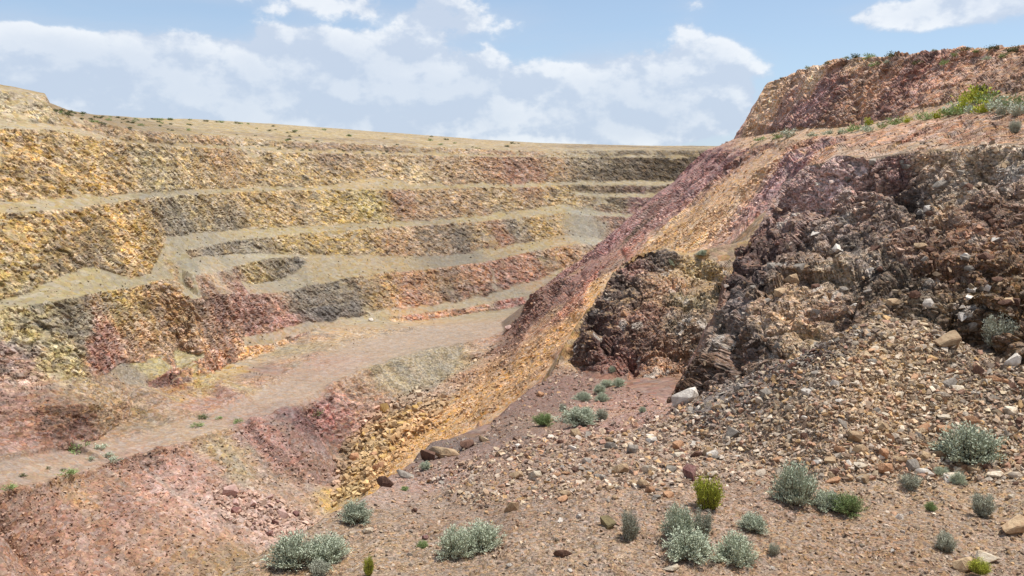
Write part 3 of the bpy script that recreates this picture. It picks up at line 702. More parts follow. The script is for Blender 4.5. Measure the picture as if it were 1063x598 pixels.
# scree chutes that must stay loose
scree = np.zeros(NV, np.float32)
for px, py, rad in ((560, 370, 12), (520, 400, 12), (480, 430, 10), (440, 455, 9), (400, 480, 8), (600, 330, 9), (700, 245, 12), (740, 225, 12), (765, 195, 12), (790, 175, 10), (605, 238, 11), (450, 390, 12), (425, 400, 9), (480, 375, 9), (640, 262, 7),
                    (590, 345, 10), (500, 385, 10), (380, 495, 8), (365, 515, 8), (620, 307, 5), (200, 490, 16), (140, 530, 16), (60, 560, 16), (280, 470, 9), (300, 500, 10), (230, 460, 8), (330, 470, 5), (370, 475, 7), (395, 450, 7), (250, 520, 10)):
    h = hit(px, py)
    if h is not None:
        d = np.linalg.norm(pos - np.array(h), axis=1); scree = np.maximum(scree, np.exp(-(d / rad) ** 4))
scree[near] = 0
rockm *= 1 - 0.92 * scree
half = np.zeros(NV, np.float32)
for px, py, rad in ((700, 200, 12), (670, 230, 12), (640, 260, 10), (730, 170, 12), (600, 290, 10), (565, 312, 7), (345, 430, 7), (375, 415, 7), (320, 438, 4), (15, 385, 9), (30, 428, 7), (128, 410, 4), (150, 414, 4), (178, 406, 4), (128, 432, 3), (128, 484, 2.5), (145, 480, 2.5), (162, 474, 2.5), (178, 466, 2.5), (90, 400, 6), (330, 352, 4), (300, 377, 3), (262, 398, 3)):
    h = hit(px, py)
    if h is not None:
        d = np.linalg.norm(pos - np.array(h), axis=1); half = np.maximum(half, .75 * np.exp(-(d / rad) ** 4))
rockm = np.maximum(rockm, half * (1 - road))
_hf = rightw & (zn > 9.5) & (slope > 22) & (slope < 80)
rockm = np.where(_hf, np.maximum(rockm, .85), rockm)
rockm = np.clip(rockm, 0, 1)
relm = np.where(rr < 95, blur(np.where(fore, .15, rockm).reshape(NC, NR), 5, 12).reshape(-1), rockm)

leftw = far & ~rightw
# beds and joints dip: stretch the noise along the dip
def dipped(p, ang, st, wall=False):
    a = math.radians(ang); c, s = math.cos(a), math.sin(a)
    if wall:
        h = p[:, 1] * .8 + p[:, 0] * .6; g = -p[:, 1] * .6 + p[:, 0] * .8
        return np.stack([(h * c - p[:, 2] * s) / st, g, h * s + p[:, 2] * c], -1)
    u = p[:, 0] * c + p[:, 2] * s; w = -p[:, 0] * s + p[:, 2] * c
    return np.stack([u / st, p[:, 1] / st, w], -1)
spacing = np.maximum(rr * .00125, np.gradient(R, axis=1).reshape(-1) * .55).astype(np.float32)
spacing = blur(spacing.reshape(NC, NR), 3, 3).reshape(-1)
disp = np.zeros(NV, np.float32); shift = np.zeros((NV, 3), np.float32); tone = np.zeros(NV, np.float32)
def add_relief(m, wl, ang, st, amp, cellw, wall=False, jm=.35):
    wt_ = 1 - smooth(rr, 66, 90) if m is nearm else smooth(rr, 66, 90)
    p = pos[m].astype(np.float64); q = dipped(p, ang, st, wall); rk = relm[m]; sp = spacing[m]
    d = np.zeros(len(p), np.float32); tn = np.zeros(len(p), np.float32)
    for k, l in enumerate(wl):
        fade = smooth(l / np.maximum(sp, 1e-4), 1.6, 4.0) * smooth(rr[m] / l, 4, 14)
        n = vnoise(q / l + 3.1 * k, 60 + k)
        rid = 0.55 - 1.6 * np.abs(n)
        talus = vnoise(p / l + 9.7 * k, 80 + k) if k > 0 else 0
        d += fade * (rk * (rid * .7 + n * .3) * l * amp + (1 - rk) * talus * l * 0.035)
        tn += fade * n * .3
    for l, a, wt in cellw:
        jit = np.stack([vnoise(q / l * 1.3 + 5, 31), vnoise(q / l * 1.3 + 25, 32), vnoise(q / l * 1.3 + 45, 33)], -1) * jm
        r, f1, f2, g = cells(q / l + jit, int(l * 100) + 5)
        fade = smooth(l / np.maximum(sp, 1e-4), 1.6, 4.0)
        crack = smooth(f2 - f1, 0, .22)
        r2 = (r * 7.31) % 1.0; r3 = (r * 13.7) % 1.0
        tilt = (g[:, 0] * (r2 - .5) + g[:, 1] * (r3 - .5) + g[:, 2] * (r - .5)) * 1.6
        d += fade * rk * ((r - .5) * a + tilt * a - (1 - crack) * a * .5)
        tn += fade * rk * (r2 - .5) * wt
    disp[m] += d * wt_[m]; tone[m] += tn * wt_[m]
# a mild dip that changes from bench to bench on the far wall
nearm = rr < 90
farm = rr > 66
rw_ = farm & (rightw | (~far & (xn > -28))); lw_ = farm & ~rw_
add_relief(lw_, (5, 2.6, 1.4, .8), 52, 2.4, .115, ((1.5, .34, .45), (.8, .30, .85)), True)
add_relief(rw_, (8, 4, 2.1, 1.1, .55, .28), 40, 1.8, .15, ((2.2, .45, .45), (1.0, .26, .45), (.5, .14, .35)))
add_relief(nearm, (3.2, 1.6, .8, .4, .2, .1), 30, 2.2, .05, ((3.0, .6, .3), (1.5, .6, .4), (.7, .3, .4), (.32, .15, .5), (.15, .06, .45)), False, .16)
# gravel relief of the near ground
m = fore
g1 = vnoise(pos[m] / 1.1, 91) * .06 + vnoise(pos[m] / .38, 92) * .035 + np.abs(vnoise(pos[m] / .15, 93)) * .04
disp[m] = disp[m] * .5 + g1 + fbm(pos[m] / 3.1, 95, 3) * .42 * smooth(rr[m], 12, 19)
# runnels down the loose slopes
m = (~near) & (rockm < .5) & (rr < 260)
disp[m] += vnoise(np.stack([pos[m][:, 0] / 2.2, pos[m][:, 1] / 9.0, pos[m][:, 2] / 9.0], -1), 55) * .22 * (1 - road[m])
# gullies and ribs running down the open slopes
_low = far & (zn < -40.8) & (yn < 215)
_fl = np.where(rightw, yn, .41 * xn + .91 * yn) + 1.6 * n_lo; _fu = np.where(rightw, zn, .91 * xn - .41 * yn)
_rib = fbm(np.stack([_fl / 7.0, _fu / 40.0, np.zeros(NV)], -1), 170, 3)
disp += np.where((rightw & (zn < 5)) | _low, (0.5 - 2.2 * np.abs(_rib)) * np.where(rightw, 1.5, 1.1) * (1 - road) * smooth(rr, 80, 95), 0)
disp[road > .5] *= .35
# ruts in the roadway
rut = np.exp(-((np.abs(RV) - 1.6) / .5) ** 2) * road
disp -= rut * .10
berm = np.exp(-((RM - 1.12) / .13) ** 2) * far
disp += berm * (.45 + .5 * vnoise(pos / 2.5, 97))
_c = smooth(spacing / (rr * .00125), 1.4, 3.0); _d = blur(disp.reshape(NC, NR), 2, 4).reshape(-1)
disp = disp * (1 - _c) + _d * _c
disp = disp * smooth(rr, 1.5, 4)
disp[rr > 600] *= .3
# keep the plateau skyline soft but broken
PD = pos + nor * disp[:, None]
print('relief %.1fs' % (time.time() - T0))

# ------------------------------------------------------------------ ground colour
_g = PD.reshape(NC, NR, 3); _n = np.cross(np.gradient(_g, axis=1), np.gradient(_g, axis=0)); _n /= np.maximum(np.linalg.norm(_n, axis=-1, keepdims=True), 1e-9)
NZ = np.abs(_n[..., 2]).reshape(-1); dust = smooth(NZ, .72, .95) * .55 * rockm
CT *= np.array([1.06, .985, .90])
_u = rightw & (zn > -22); CT[_u] = CT[_u] * .58 + .42 * np.array(lin((166, 140, 118)))
_h = ~fore & ~(out1 | out2) & (xn > -28); CT[_h] *= np.interp(rr[_h], [0, 60, 78], [1.35, 1.35, 1.0])[:, None]
CR[out1 | out2] *= np.array([1.0, .99, .90]); CR[out2] = CR[out2] * .88 + .12 * np.array(lin((96, 76, 68)))
side = np.where(rightw, np.interp(zn, [-45, -20, 0, 8, 12], [1.2, 1.75, 2.05, 1.9, 2.35]), 1.22) * np.where(out1, np.interp(xn, [5, 11], [1.2, 2.15]), np.where(out2, 1.7, 1.0))  # albedo gain; lower on the outcrop's left face to paint in its shade
_e = leftw & ~((yn > 325) & (xn > 24)) & (zn > -36); CR[leftw & ~_e & (zn > -36)] *= .8
CR[_e] = CR[_e] * .84 + .16 * np.array(lin((180, 152, 108)))
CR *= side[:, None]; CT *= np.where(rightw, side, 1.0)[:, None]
COL = CT * (np.where(leftw, .97, .86) * (1 - rockm))[:, None] + CR * (1.32 * rockm[:, None])
COL[fore] *= 1.48
n_a = np.zeros(NV, np.float32); n_b = np.zeros(NV, np.float32); n_c = np.zeros(NV, np.float32)
n_a[far] = np.where(leftw[far], fbm(dipped(pos[far], 52, 2.8, True) / 3.0, 120, 4), fbm(dipped(pos[far], 38, 2.2) / 3.5, 125, 4)); n_a[near] = fbm(dipped(pos[near], 28, 2.0) / .8, 120, 4)
n_b[far] = vnoise(pos[far] / .9, 130); n_b[near] = vnoise(pos[near] / .16, 130)
n_c[far] = fbm(pos[far] / 14, 140, 3); n_c[near] = fbm(pos[near] / 3.0, 140, 3)
lum = 1 + rockm * (n_a * .50 + tone * .70) + (1 - rockm) * (n_a * .14 + n_b * .16)
lower = far & (zn < -40.8) & (yn < 215) & (road < .5)
fl = np.where(rightw, yn, .41 * xn + .91 * yn); fu = np.where(rightw, zn, .91 * xn - .41 * yn)
st_ = fbm(np.stack([fl / 1.9, fu / 16.0, np.zeros(NV)], -1), 150, 3); st2 = fbm(np.stack([fl / 3.5, fu / 24.0, np.ones(NV) * 5], -1), 155, 3)
loose = (rightw | lower) & (zn < 9)
lum = lum * (1 + np.where(loose, .34 * st_, 0))
strat = vnoise(np.stack([xn / 22, yn / 22, zn / .9 + .8 * vnoise(pos / 9, 161)], -1), 160)
lum = lum * (1 + np.where(leftw & (rr < 420), .22 * strat * rockm, 0))
lum = np.clip(lum * (1 + .10 * n_c), .5, 1.8)
COL = COL * lum[:, None]
COL = COL * (1 - dust[:, None]) + CT * dust[:, None] * np.where(out1 | out2, 1.0, .95)[:, None]
_o = out1 | out2; _q = dipped(pos[_o], 30, 1.8); sp1, f1_, f2_, g_ = cells(_q / .42 + n_lo[_o][:, None] * .3, 404)
_m = (smooth(sp1, .90, .93) * smooth(f2_ - f1_, .04, .15) * (n_c[_o] > -.15) * .8)[:, None]
COL[_o] = COL[_o] * (1 - _m) + _m * np.array(lin((214, 200, 190)))
# staining: some joints run to ochre, some to grey
wash = np.where(loose, smooth(st2, .05, .45) * .5, 0)[:, None]
COL = COL * (1 - wash) + wash * COL.mean(1, keepdims=True) * np.array([1.06, 1.0, .88])
stain = smooth(n_a + .6 * n_c, .1, .6) * rockm * .35
COL = COL * (1 - stain[:, None]) + stain[:, None] * COL.mean(1, keepdims=True) * np.array([1.18, .98, .74])
grey = smooth(-n_a + .7 * n_c, .15, .6) * .30 * rockm
COL = COL * (1 - grey[:, None]) + grey[:, None] * COL.mean(1, keepdims=True) * np.array([1.0, .98, .95])
# pale worn stripes and darker edges on the road
COL = COL * (1 + (road * (.05 * np.cos(RV * 1.9) + .05 * n_a))[:, None])
_red = np.clip((COL[:, 0] / np.maximum(COL[:, 1], 1e-3) - 1.45) / 1.2, 0, 1)
_w = (.21 + .30 * _red)[:, None]
COL = COL * (1 - _w) + _w * (COL @ np.array([.3, .59, .11]))[:, None]
COL *= np.array([1.02, 1.0, .93])
COL[rightw] *= np.array([1.05, .98, .93])
_f = (rightw * np.interp(zn, [-16, -8], [1, 0]) * np.clip(scree, 0, 1))[:, None]; COL *= 1 + _f * np.array([.08, .07, .0])
COL[fore] *= np.array([.97, 1.0, 1.03])
COL[rightw] = COL[rightw] * .93 + .07 * (COL[rightw] @ np.array([.3, .59, .11]))[:, None]
COL[lower] *= 1.2
_g2 = near & ~fore & ~(out1 | out2)
COL[leftw & ~lower & (zn < -36)] *= 1.1
COL = COL * (1 - .5 * road[:, None]) + .5 * road[:, None] * np.array(lin((182, 163, 146))) * (1 + .03 * np.cos(RV * 1.1 + n_lo) + .14 * n_a + .1 * n_c)[:, None]
COL = np.clip(COL * KALB, .012, .75)

# ------------------------------------------------------------------ materials
def new_mat(name):
    m = bpy.data.materials.new(name); m.use_nodes = True; nt = m.node_tree; nt.nodes.clear(); N = NT(nt)
    out = N.n.new('ShaderNodeOutputMaterial'); b = N.n.new('ShaderNodeBsdfPrincipled'); N.l.new(b.outputs[0], out.inputs[0])
    b.inputs['Roughness'].default_value = .95; b.inputs['Specular IOR Level'].default_value = .18
    return m, N, b
def ground_mat(name, sc, bump, contrast=.5, peb=.5, calm=1.0):
    """sc: size of the finest grains that still show, in metres"""
    m, N, b = new_mat(name)
    at = N.n.new('ShaderNodeAttribute'); at.attribute_name = 'tint'
    rk = N.n.new('ShaderNodeAttribute'); rk.attribute_name = 'bare'
    geo = N.n.new('ShaderNodeTexCoord'); v = geo.outputs['Object']
    vd = N.mapping(v, (1, 1, 2.0), (0, math.radians(-35), 0))
    v1 = N.voro(v, 1 / sc); v2 = N.voro(vd, .38 / sc); n1 = N.noise(v, .8 / sc, 6, .65); n2 = N.noise(vd, .22 / sc, 6, .62, .4)
    r1 = N.n.new('ShaderNodeSeparateColor'); N.l.new(v1.outputs['Color'], r1.inputs[0])
    r2 = N.n.new('ShaderNodeSeparateColor'); N.l.new(v2.outputs['Color'], r2.inputs[0])
    a = N.mapr(r1.outputs[0], 0, 1, 1 - peb * .55, 1 + peb * .55)
    c = N.mapr(r2.outputs[1], 0, 1, 1 - contrast * .35, 1 + contrast * .35)
    e = N.mapr(n2, .3, .7, 1 - contrast * .45, 1 + contrast * .45)
    f = N.mapr(n1, .3, .7, 1 - .2, 1 + .2)
    k = N.math('MULTIPLY', N.math('MULTIPLY', a, c), N.math('MULTIPLY', e, f))
    cf = N.mapr(rk.outputs['Fac'], 0, 1, calm, 1)
    k = N.math('MULTIPLY_ADD', N.math('SUBTRACT', k, 1.0), cf, 1.0)
    vm = N.n.new('ShaderNodeVectorMath'); vm.operation = 'SCALE'; N.l.new(at.outputs['Color'], vm.inputs[0]); N.l.new(k, vm.inputs['Scale'])
    # slight hue wander of single stones
    hs = N.n.new('ShaderNodeHueSaturation'); N.l.new(vm.outputs[0], hs.inputs['Color'])
    N.l.new(N.mapr(r1.outputs[2], 0, 1, .487, .513), hs.inputs['Hue']); N.l.new(N.mapr(r2.outputs[2], 0, 1, .75, 1.25), hs.inputs['Saturation'])
    N.l.new(hs.outputs[0], b.inputs['Base Color'])
    h = N.math('ADD', N.math('MULTIPLY', N.math('SUBTRACT', 1.0, v1.outputs['Distance']), .35), N.math('ADD', N.math('MULTIPLY', n1, .8), N.math('MULTIPLY', N.math('MULTIPLY', n2, 3.2), rk.outputs['Fac'])))
    bp = N.n.new('ShaderNodeBump'); N.l.new(N.math('MULTIPLY', cf, bump), bp.inputs['Strength']); bp.inputs['Distance'].default_value = sc * 1.2
    N.l.new(h, bp.inputs['Height']); N.l.new(bp.outputs[0], b.inputs['Normal'])
    return m
MG = {
    'pit_wall': ground_mat('quarried_rock', .5, .6, .55, .6, .3),
    'lower_pit_slope': ground_mat('broken_slope_rock', .32, .8, .5, .7, .75),
    'haul_road': ground_mat('crushed_rock_road', .3, .35, .2, .22),
    'pit_floor_scree': ground_mat('loose_scree', .30, .9, .35, .75),
    'hillside': ground_mat('stained_hillside_rock', .3, .7, .55, .6, .7),
    'rock_outcrop': ground_mat('dark_outcrop_rock', .07, .8, .7, .9),
    'gravel_ground': ground_mat('stony_ground', .040, 1.0, .3, .9),
    'desert_plateau': ground_mat('plateau_soil', .8, .4, .3, .35),
}

# ------------------------------------------------------------------ split the ground into its regions
def tag(o, label=None, cat=None, group=None, kind=None):
    if label: o['label'] = label
    if cat: o['category'] = cat
    if group: o['group'] = group
    if kind: o['kind'] = kind
    return o
reg = np.zeros(NV, np.int8)     # 0 pit wall
names = ['pit_wall', 'lower_pit_slope', 'haul_road', 'pit_floor_scree', 'hillside', 'rock_outcrop', 'gravel_ground', 'desert_plateau']
reg[rightw] = 4
reg[far & (pos[:, 2] < -41.2) & (pos[:, 1] < 215)] = 1
reg[(scree > .4) & (pos[:, 0] > -34) & (pos[:, 2] < -15) & (pos[:, 1] < 200) & far] = 3
reg[far & (pos[:, 2] < -33) & (pos[:, 0] < -25) & (pos[:, 1] < 160) & (road < .5)] = 1
reg[road > .5] = 2
reg[(rr > 78) & (slope < 14) & (pos[:, 2] > 9.5)] = 7
reg[rr > 420] = 7
reg[(pos[:, 2] > 19.5) & (slope < 25)] = 7
reg[near] = 4
reg[near & (out1 | out2)] = 5
reg[fore] = 6
reg[near & (rr < 12)] = 6
reg[(np.arctan2(np.abs(xn), yn) > 1.08) & near & (zn > -9)] = 6
reg2 = reg.reshape(NC, NR)
idx = np.arange(NV).reshape(NC, NR)
quads = np.stack([idx[:-1, :-1], idx[:-1, 1:], idx[1:, 1:], idx[1:, :-1]], -1).reshape(-1, 4)
qreg = reg2[:-1, :-1].reshape(-1)
# normal direction: make faces look upwards
def mesh_from(name, V, Q, mat, tint=None, bare=None, smooth_=True, tri=False):
    me = bpy.data.meshes.new(name)
    n = Q.shape[1]
    me.vertices.add(len(V)); me.vertices.foreach_set('co', V.astype(np.float32).ravel())
    me.loops.add(Q.size); me.loops.foreach_set('vertex_index', Q.astype(np.int32).ravel())
    me.polygons.add(len(Q)); me.polygons.foreach_set('loop_start', np.arange(0, Q.size, n, dtype=np.int32)); 
    me.polygons.foreach_set('use_smooth', np.full(len(Q), smooth_))
    if tint is not None:
        a = me.attributes.new('tint', 'FLOAT_COLOR', 'POINT')
        a.data.foreach_set('color', np.concatenate([tint, np.ones((len(tint), 1))], 1).astype(np.float32).ravel())
    if bare is not None:
        a = me.attributes.new('bare', 'FLOAT', 'POINT'); a.data.foreach_set('value', bare.astype(np.float32))
    me.update(calc_edges=True); me.validate()
    if mat is not None: me.materials.append(mat)
    return me
a, b_, c_ = PD[quads[500, 0]], PD[quads[500, 1]], PD[quads[500, 2]]
if np.cross(b_ - a, c_ - a)[2] < 0: quads = quads[:, ::-1]
REGOBJ = {}
for k, nm in enumerate(names):
    q = quads[qreg == k]
    if len(q) == 0: continue
    used = np.unique(q); remap = np.zeros(NV, np.int64); remap[used] = np.arange(len(used))
    V = PD[used]; tq = remap[q]
    me = mesh_from(nm, V, tq, MG[nm], COL[used], rockm[used], nm not in ('rock_outcrop', 'pit_wall', 'hillside'))
    o = bpy.data.objects.new(nm, me); C.objects.link(o); tag(o, kind='structure'); REGOBJ[nm] = o
# small cap of ground right under the view point
capi = idx[:, 0][:-1]
cv = np.concatenate([PD[capi], PD[capi].mean(0, keepdims=True)]); n0 = len(capi)
ct = np.array([[(i + 1) % n0, i, n0] for i in range(n0)])
me = mesh_from('ground_cap', cv, ct, MG['gravel_ground'], np.concatenate([COL[capi], COL[capi].mean(0, keepdims=True)]), np.zeros(n0 + 1))
o = bpy.data.objects.new('gravel_ground', me); C.objects.link(o); tag(o, kind='structure')
print('ground %.1fs' % (time.time() - T0), len(quads))
#SCATTER
# ------------------------------------------------------------------ placing things on the finished ground
NORM = NS
PDG = PD.reshape(NC, NR, 3); FOREG = fore.reshape(NC, NR); OUTG = (out1 | out2).reshape(NC, NR); COLG = COL.reshape(NC, NR, 3)
CTG = CT.reshape(NC, NR, 3); REGG = reg.reshape(NC, NR); BARE = rockm.reshape(NC, NR)
def cell(p):
    a = math.atan2(p[0], p[1]); r = math.hypot(p[0], p[1])
    c = int(np.clip(np.searchsorted(TH, a), 1, NC - 1)); c = c - 1 if a - TH[c - 1] < TH[c] - a else c
    k = int(np.clip(np.searchsorted(R[c], r), 1, NR - 1)); k = k - 1 if r - R[c][k - 1] < R[c][k] - r else k
    return c, k
def ground(px, py):
    """visible point of the finished ground below a photo pixel, with its cell"""
    h = hit(px, py)
    if h is None: return None
    c, k = cell(h)
    # slide along the ray direction until the finished surface is met
    t = tan_el(py); col = PDG[c]; hor = col[:, 1]
    ok = np.nonzero((col[:, 2] >= t * hor) & (R[c] > 6))[0]
    if len(ok): k = int(ok[0])
    return PDG[c, k], (c, k)

def hull_rock(n, seed, flat=.72, top=True):
    rs = np.random.RandomState(seed); bm = bmesh.new()
    v = rs.normal(size=(n, 3)); v /= np.linalg.norm(v, axis=1, keepdims=True)
    v *= rs.uniform(.78, 1.12, (n, 1)); v = np.sign(v) * np.abs(v) ** 1.05
    v *= np.array([.5, .5 * rs.uniform(.7, .95), .5 * flat * rs.uniform(.8, 1.1)])
    for p in v: bm.verts.new(p)
    r = bmesh.ops.convex_hull(bm, input=bm.verts)
    junk = [g for g in r['geom_interior'] if isinstance(g, bmesh.types.BMVert)]
    if junk: bmesh.ops.delete(bm, geom=junk, context='VERTS')
    loose = [q for q in bm.verts if not q.link_faces]
    if loose: bmesh.ops.delete(bm, geom=loose, context='VERTS')
    bmesh.ops.recalc_face_normals(bm, faces=bm.faces)
    return bm
def rock_arrays(n, seed, flat=.7):
    bm = hull_rock(n, seed, flat); bm.verts.index_update()
    bmesh.ops.triangulate(bm, faces=bm.faces)
    V = np.array([v.co[:] for v in bm.verts]); Fc = np.array([[v.index for v in f.verts] for f in bm.faces]); bm.free()
    return V, Fc
SMALL = [rock_arrays(9, 100 + i, .55 + .04 * (i % 8)) for i in range(24)]

def rock_mat(name, sc=.06):
    m, N, b = new_mat(name)
    at = N.n.new('ShaderNodeAttribute'); at.attribute_name = 'tint'; v = N.n.new('ShaderNodeTexCoord').outputs['Object']
    n1 = N.noise(v, 1 / sc, 6, .65); n2 = N.noise(v, .25 / sc, 3, .6)
    k = N.math('MULTIPLY', N.mapr(n1, .3, .7, .78, 1.22), N.mapr(n2, .3, .7, .82, 1.18))
    vm = N.n.new('ShaderNodeVectorMath'); vm.operation = 'SCALE'; N.l.new(at.outputs['Color'], vm.inputs[0]); N.l.new(k, vm.inputs['Scale'])
    N.l.new(vm.outputs[0], b.inputs['Base Color'])
    bp = N.n.new('ShaderNodeBump'); bp.inputs['Strength'].default_value = .6; bp.inputs['Distance'].default_value = sc * .5
    N.l.new(n1, bp.inputs['Height']); N.l.new(bp.outputs[0], b.inputs['Normal'])
    return m
M_STONE = rock_mat('loose_stone', .05)
def rand_rot(n, rs, tilt=.5):
    a = rs.uniform(0, 2 * math.pi, n); b = rs.normal(0, tilt, n); c = rs.normal(0, tilt, n)
    ca, sa, cb, sb, cc, sc_ = np.cos(a), np.sin(a), np.cos(b), np.sin(b), np.cos(c), np.sin(c)
    Rz = np.zeros((n, 3, 3)); Rz[:, 0, 0] = ca; Rz[:, 0, 1] = -sa; Rz[:, 1, 0] = sa; Rz[:, 1, 1] = ca; Rz[:, 2, 2] = 1
    Rx = np.zeros((n, 3, 3)); Rx[:, 0, 0] = 1; Rx[:, 1, 1] = cb; Rx[:, 1, 2] = -sb; Rx[:, 2, 1] = sb; Rx[:, 2, 2] = cb
    Ry = np.zeros((n, 3, 3)); Ry[:, 1, 1] = 1; Ry[:, 0, 0] = cc; Ry[:, 0, 2] = sc_; Ry[:, 2, 0] = -sc_; Ry[:, 2, 2] = cc
    return Rz @ Rx @ Ry
PAL = np.array([lin(c) for c in ((200, 180, 150), (188, 158, 128), (170, 150, 132), (150, 132, 120), (196, 186, 172), (128, 104, 88), (172, 128, 98), (186, 148, 96), (150, 108, 92), (112, 98, 92), (214, 200, 180), (206, 186, 156))]) * .78
def stuff_rocks(name, poly, count, smin, smax, power, seed, follow=.6, test=None, dens=None, pal=PAL):
    """small stones over an area given by photo corners; each sits on the ground"""
    rs = np.random.RandomState(seed); xs = [p[0] for p in poly]; ys = [p[1] for p in poly]
    Vs = []; Fs = []; Ts = []; off = 0; made = 0; tries = 0
    pos_l = []; siz = []; col = []
    while made < count and tries < count * 6:
        tries += 1
        px = rs.uniform(min(xs), max(xs)); py = rs.uniform(min(ys), max(ys))
        ins = False; n = len(poly)
        for i in range(n):
            x1, y1 = poly[i]; x2, y2 = poly[(i + 1) % n]
            if (y1 > py) != (y2 > py) and px < (x2 - x1) * (py - y1) / (y2 - y1) + x1: ins = not ins
        if not ins: continue
        if dens is not None and rs.uniform() > dens(px, py): continue
        g = ground(px, py)
        if g is None: continue
        p, (c, k) = g
        if test is not None and not test(c, k): continue
        u = rs.uniform(); s = min(smax, smin * (1 - u) ** (-1 / power))
        d = math.hypot(p[0], p[1]); w = s * d / F
        pos_l.append((p[0], p[1], p[2] + w * .08)); siz.append(w)
        base = COLG[c, k]; q = pal[rs.randint(len(pal))]
        cc = (base * follow + q * (1 - follow)) * rs.uniform(.7, 1.6)
        col.append(cc); made += 1
    n = len(pos_l)
    if n == 0: return None
    pos_a = np.array(pos_l); siz = np.array(siz); col = np.clip(np.array(col), .02, .7); Rm = rand_rot(n, rs)
    sc = siz[:, None] * rs.uniform(.75, 1.25, (n, 3))
    kind = rs.randint(len(SMALL), size=n)
    for t in range(len(SMALL)):
        ids = np.nonzero(kind == t)[0]
        if len(ids) == 0: continue
        V, Fc = SMALL[t]
        vv = np.einsum('nij,nvj->nvi', Rm[ids], V[None] * sc[ids][:, None, :]) + pos_a[ids][:, None, :]
        ff = Fc[None] + (np.arange(len(ids)) * len(V))[:, None, None] + off
        Vs.append(vv.reshape(-1, 3)); Fs.append(ff.reshape(-1, 3)); Ts.append(np.repeat(col[ids], len(V), 0)); off += len(ids) * len(V)
    V = np.concatenate(Vs); Fc = np.concatenate(Fs); T = np.concatenate(Ts)
    me = mesh_from(name, V, Fc, M_STONE, T, None, False)
    o = bpy.data.objects.new(name, me); C.objects.link(o)
    return o
forez = lambda c, k: FOREG[c, k] and R[c, k] > 9
outz = lambda c, k: OUTG[c, k]
farz = lambda c, k: R[c, k] > 78
def stuff(o, label, cat):
    if o is not None: tag(o, label, cat, kind='stuff')
hill_d = lambda px, py: 1.0 if py < 505 else .45
FP = [(225, 598), (300, 560), (341, 533), (395, 500), (431, 476), (510, 438), (589, 370), (690, 400), (700, 425), (800, 372), (915, 318), (985, 340), (1090, 375), (1090, 605), (215, 605)]
stuff(stuff_rocks('gravel', FP, 24000, 1.5, 6, 1.9, 1, .55, forez, hill_d), 'small angular tan and grey stones covering the near gravel slope', 'gravel')
stuff(stuff_rocks('rubble', [(690, 430), (800, 372), (915, 318), (1090, 380), (1090, 500), (900, 500), (640, 510), (500, 530), (430, 500), (540, 455)], 10000, 2.8, 9.5, 1.75, 2, .4, forez), 'fist sized broken stones strewn below the dark outcrop', 'rubble')
stuff(stuff_rocks('outcrop_rubble', [(690, 430), (760, 250), (840, 160), (1090, 145), (1090, 390), (915, 320)], 2600, 2.0, 8.0, 2.0, 3, .72, outz), 'broken dark and pale blocks lying on the ledges of the outcrop', 'rubble')
stuff(stuff_rocks('outcrop_rubble', [(589, 372), (643, 268), (760, 265), (700, 400)], 1400, 1.8, 5, 2.0, 31, .75, outz), 'broken stones lying over the smaller dark outcrop', 'rubble')
stuff(stuff_rocks('scree', [(350, 525), (345, 480), (400, 425), (500, 385), (600, 300), (700, 240), (830, 160), (760, 270), (640, 310), (589, 372), (500, 440), (400, 500)], 7500, 1.3, 5, 1.8, 4, .8, farz), 'yellow broken rock running down the long scree', 'scree')
stuff(stuff_rocks('scree', [(345, 528), (345, 480), (385, 425), (440, 400), (470, 420), (410, 480), (395, 505)], 1500, 3, 11, 1.6, 41, .85, farz), 'large yellow broken rock heaped in the bottom of the gully', 'scree')
stuff(stuff_rocks('slope_rubble', [(0, 510), (200, 458), (330, 420), (350, 500), (345, 535), (230, 600), (0, 600)], 5200, 1.2, 5, 1.9, 5, .85, farz), 'loose pink and grey stones on the slope below the haul road', 'rubble')
stuff(stuff_rocks('slope_rubble', [(215, 500), (290, 520), (330, 540), (300, 562), (230, 540)], 500, 3, 9, 1.8, 51, .8, farz), 'pale pink boulders tumbled at the foot of the slope', 'rubble')
stuff(stuff_rocks('bowl_rubble', [(395, 430), (420, 415), (470, 385), (525, 350), (560, 300), (640, 240), (500, 400), (420, 440)], 1900, 1.3, 5, 1.8, 6, .7, farz), 'pale stones along the foot of the grey bowl', 'rubble')
stuff(stuff_rocks('wall_rubble', [(0, 130), (735, 165), (560, 300), (330, 380), (0, 470)], 6500, .9, 3.2, 2.2, 7, .85, farz), 'scattered small stones on the benches of the pit wall', 'rubble')
stuff(stuff_rocks('hillside_rubble', [(735, 155), (830, 80), (1090, 45), (1090, 150), (850, 165), (700, 260), (600, 300), (530, 340)], 4500, 1.1, 4.5, 2.1, 8, .8, farz), 'loose stones on the stained hillside and its bench', 'rubble')
print('stuff %.1fs' % (time.time() - T0))

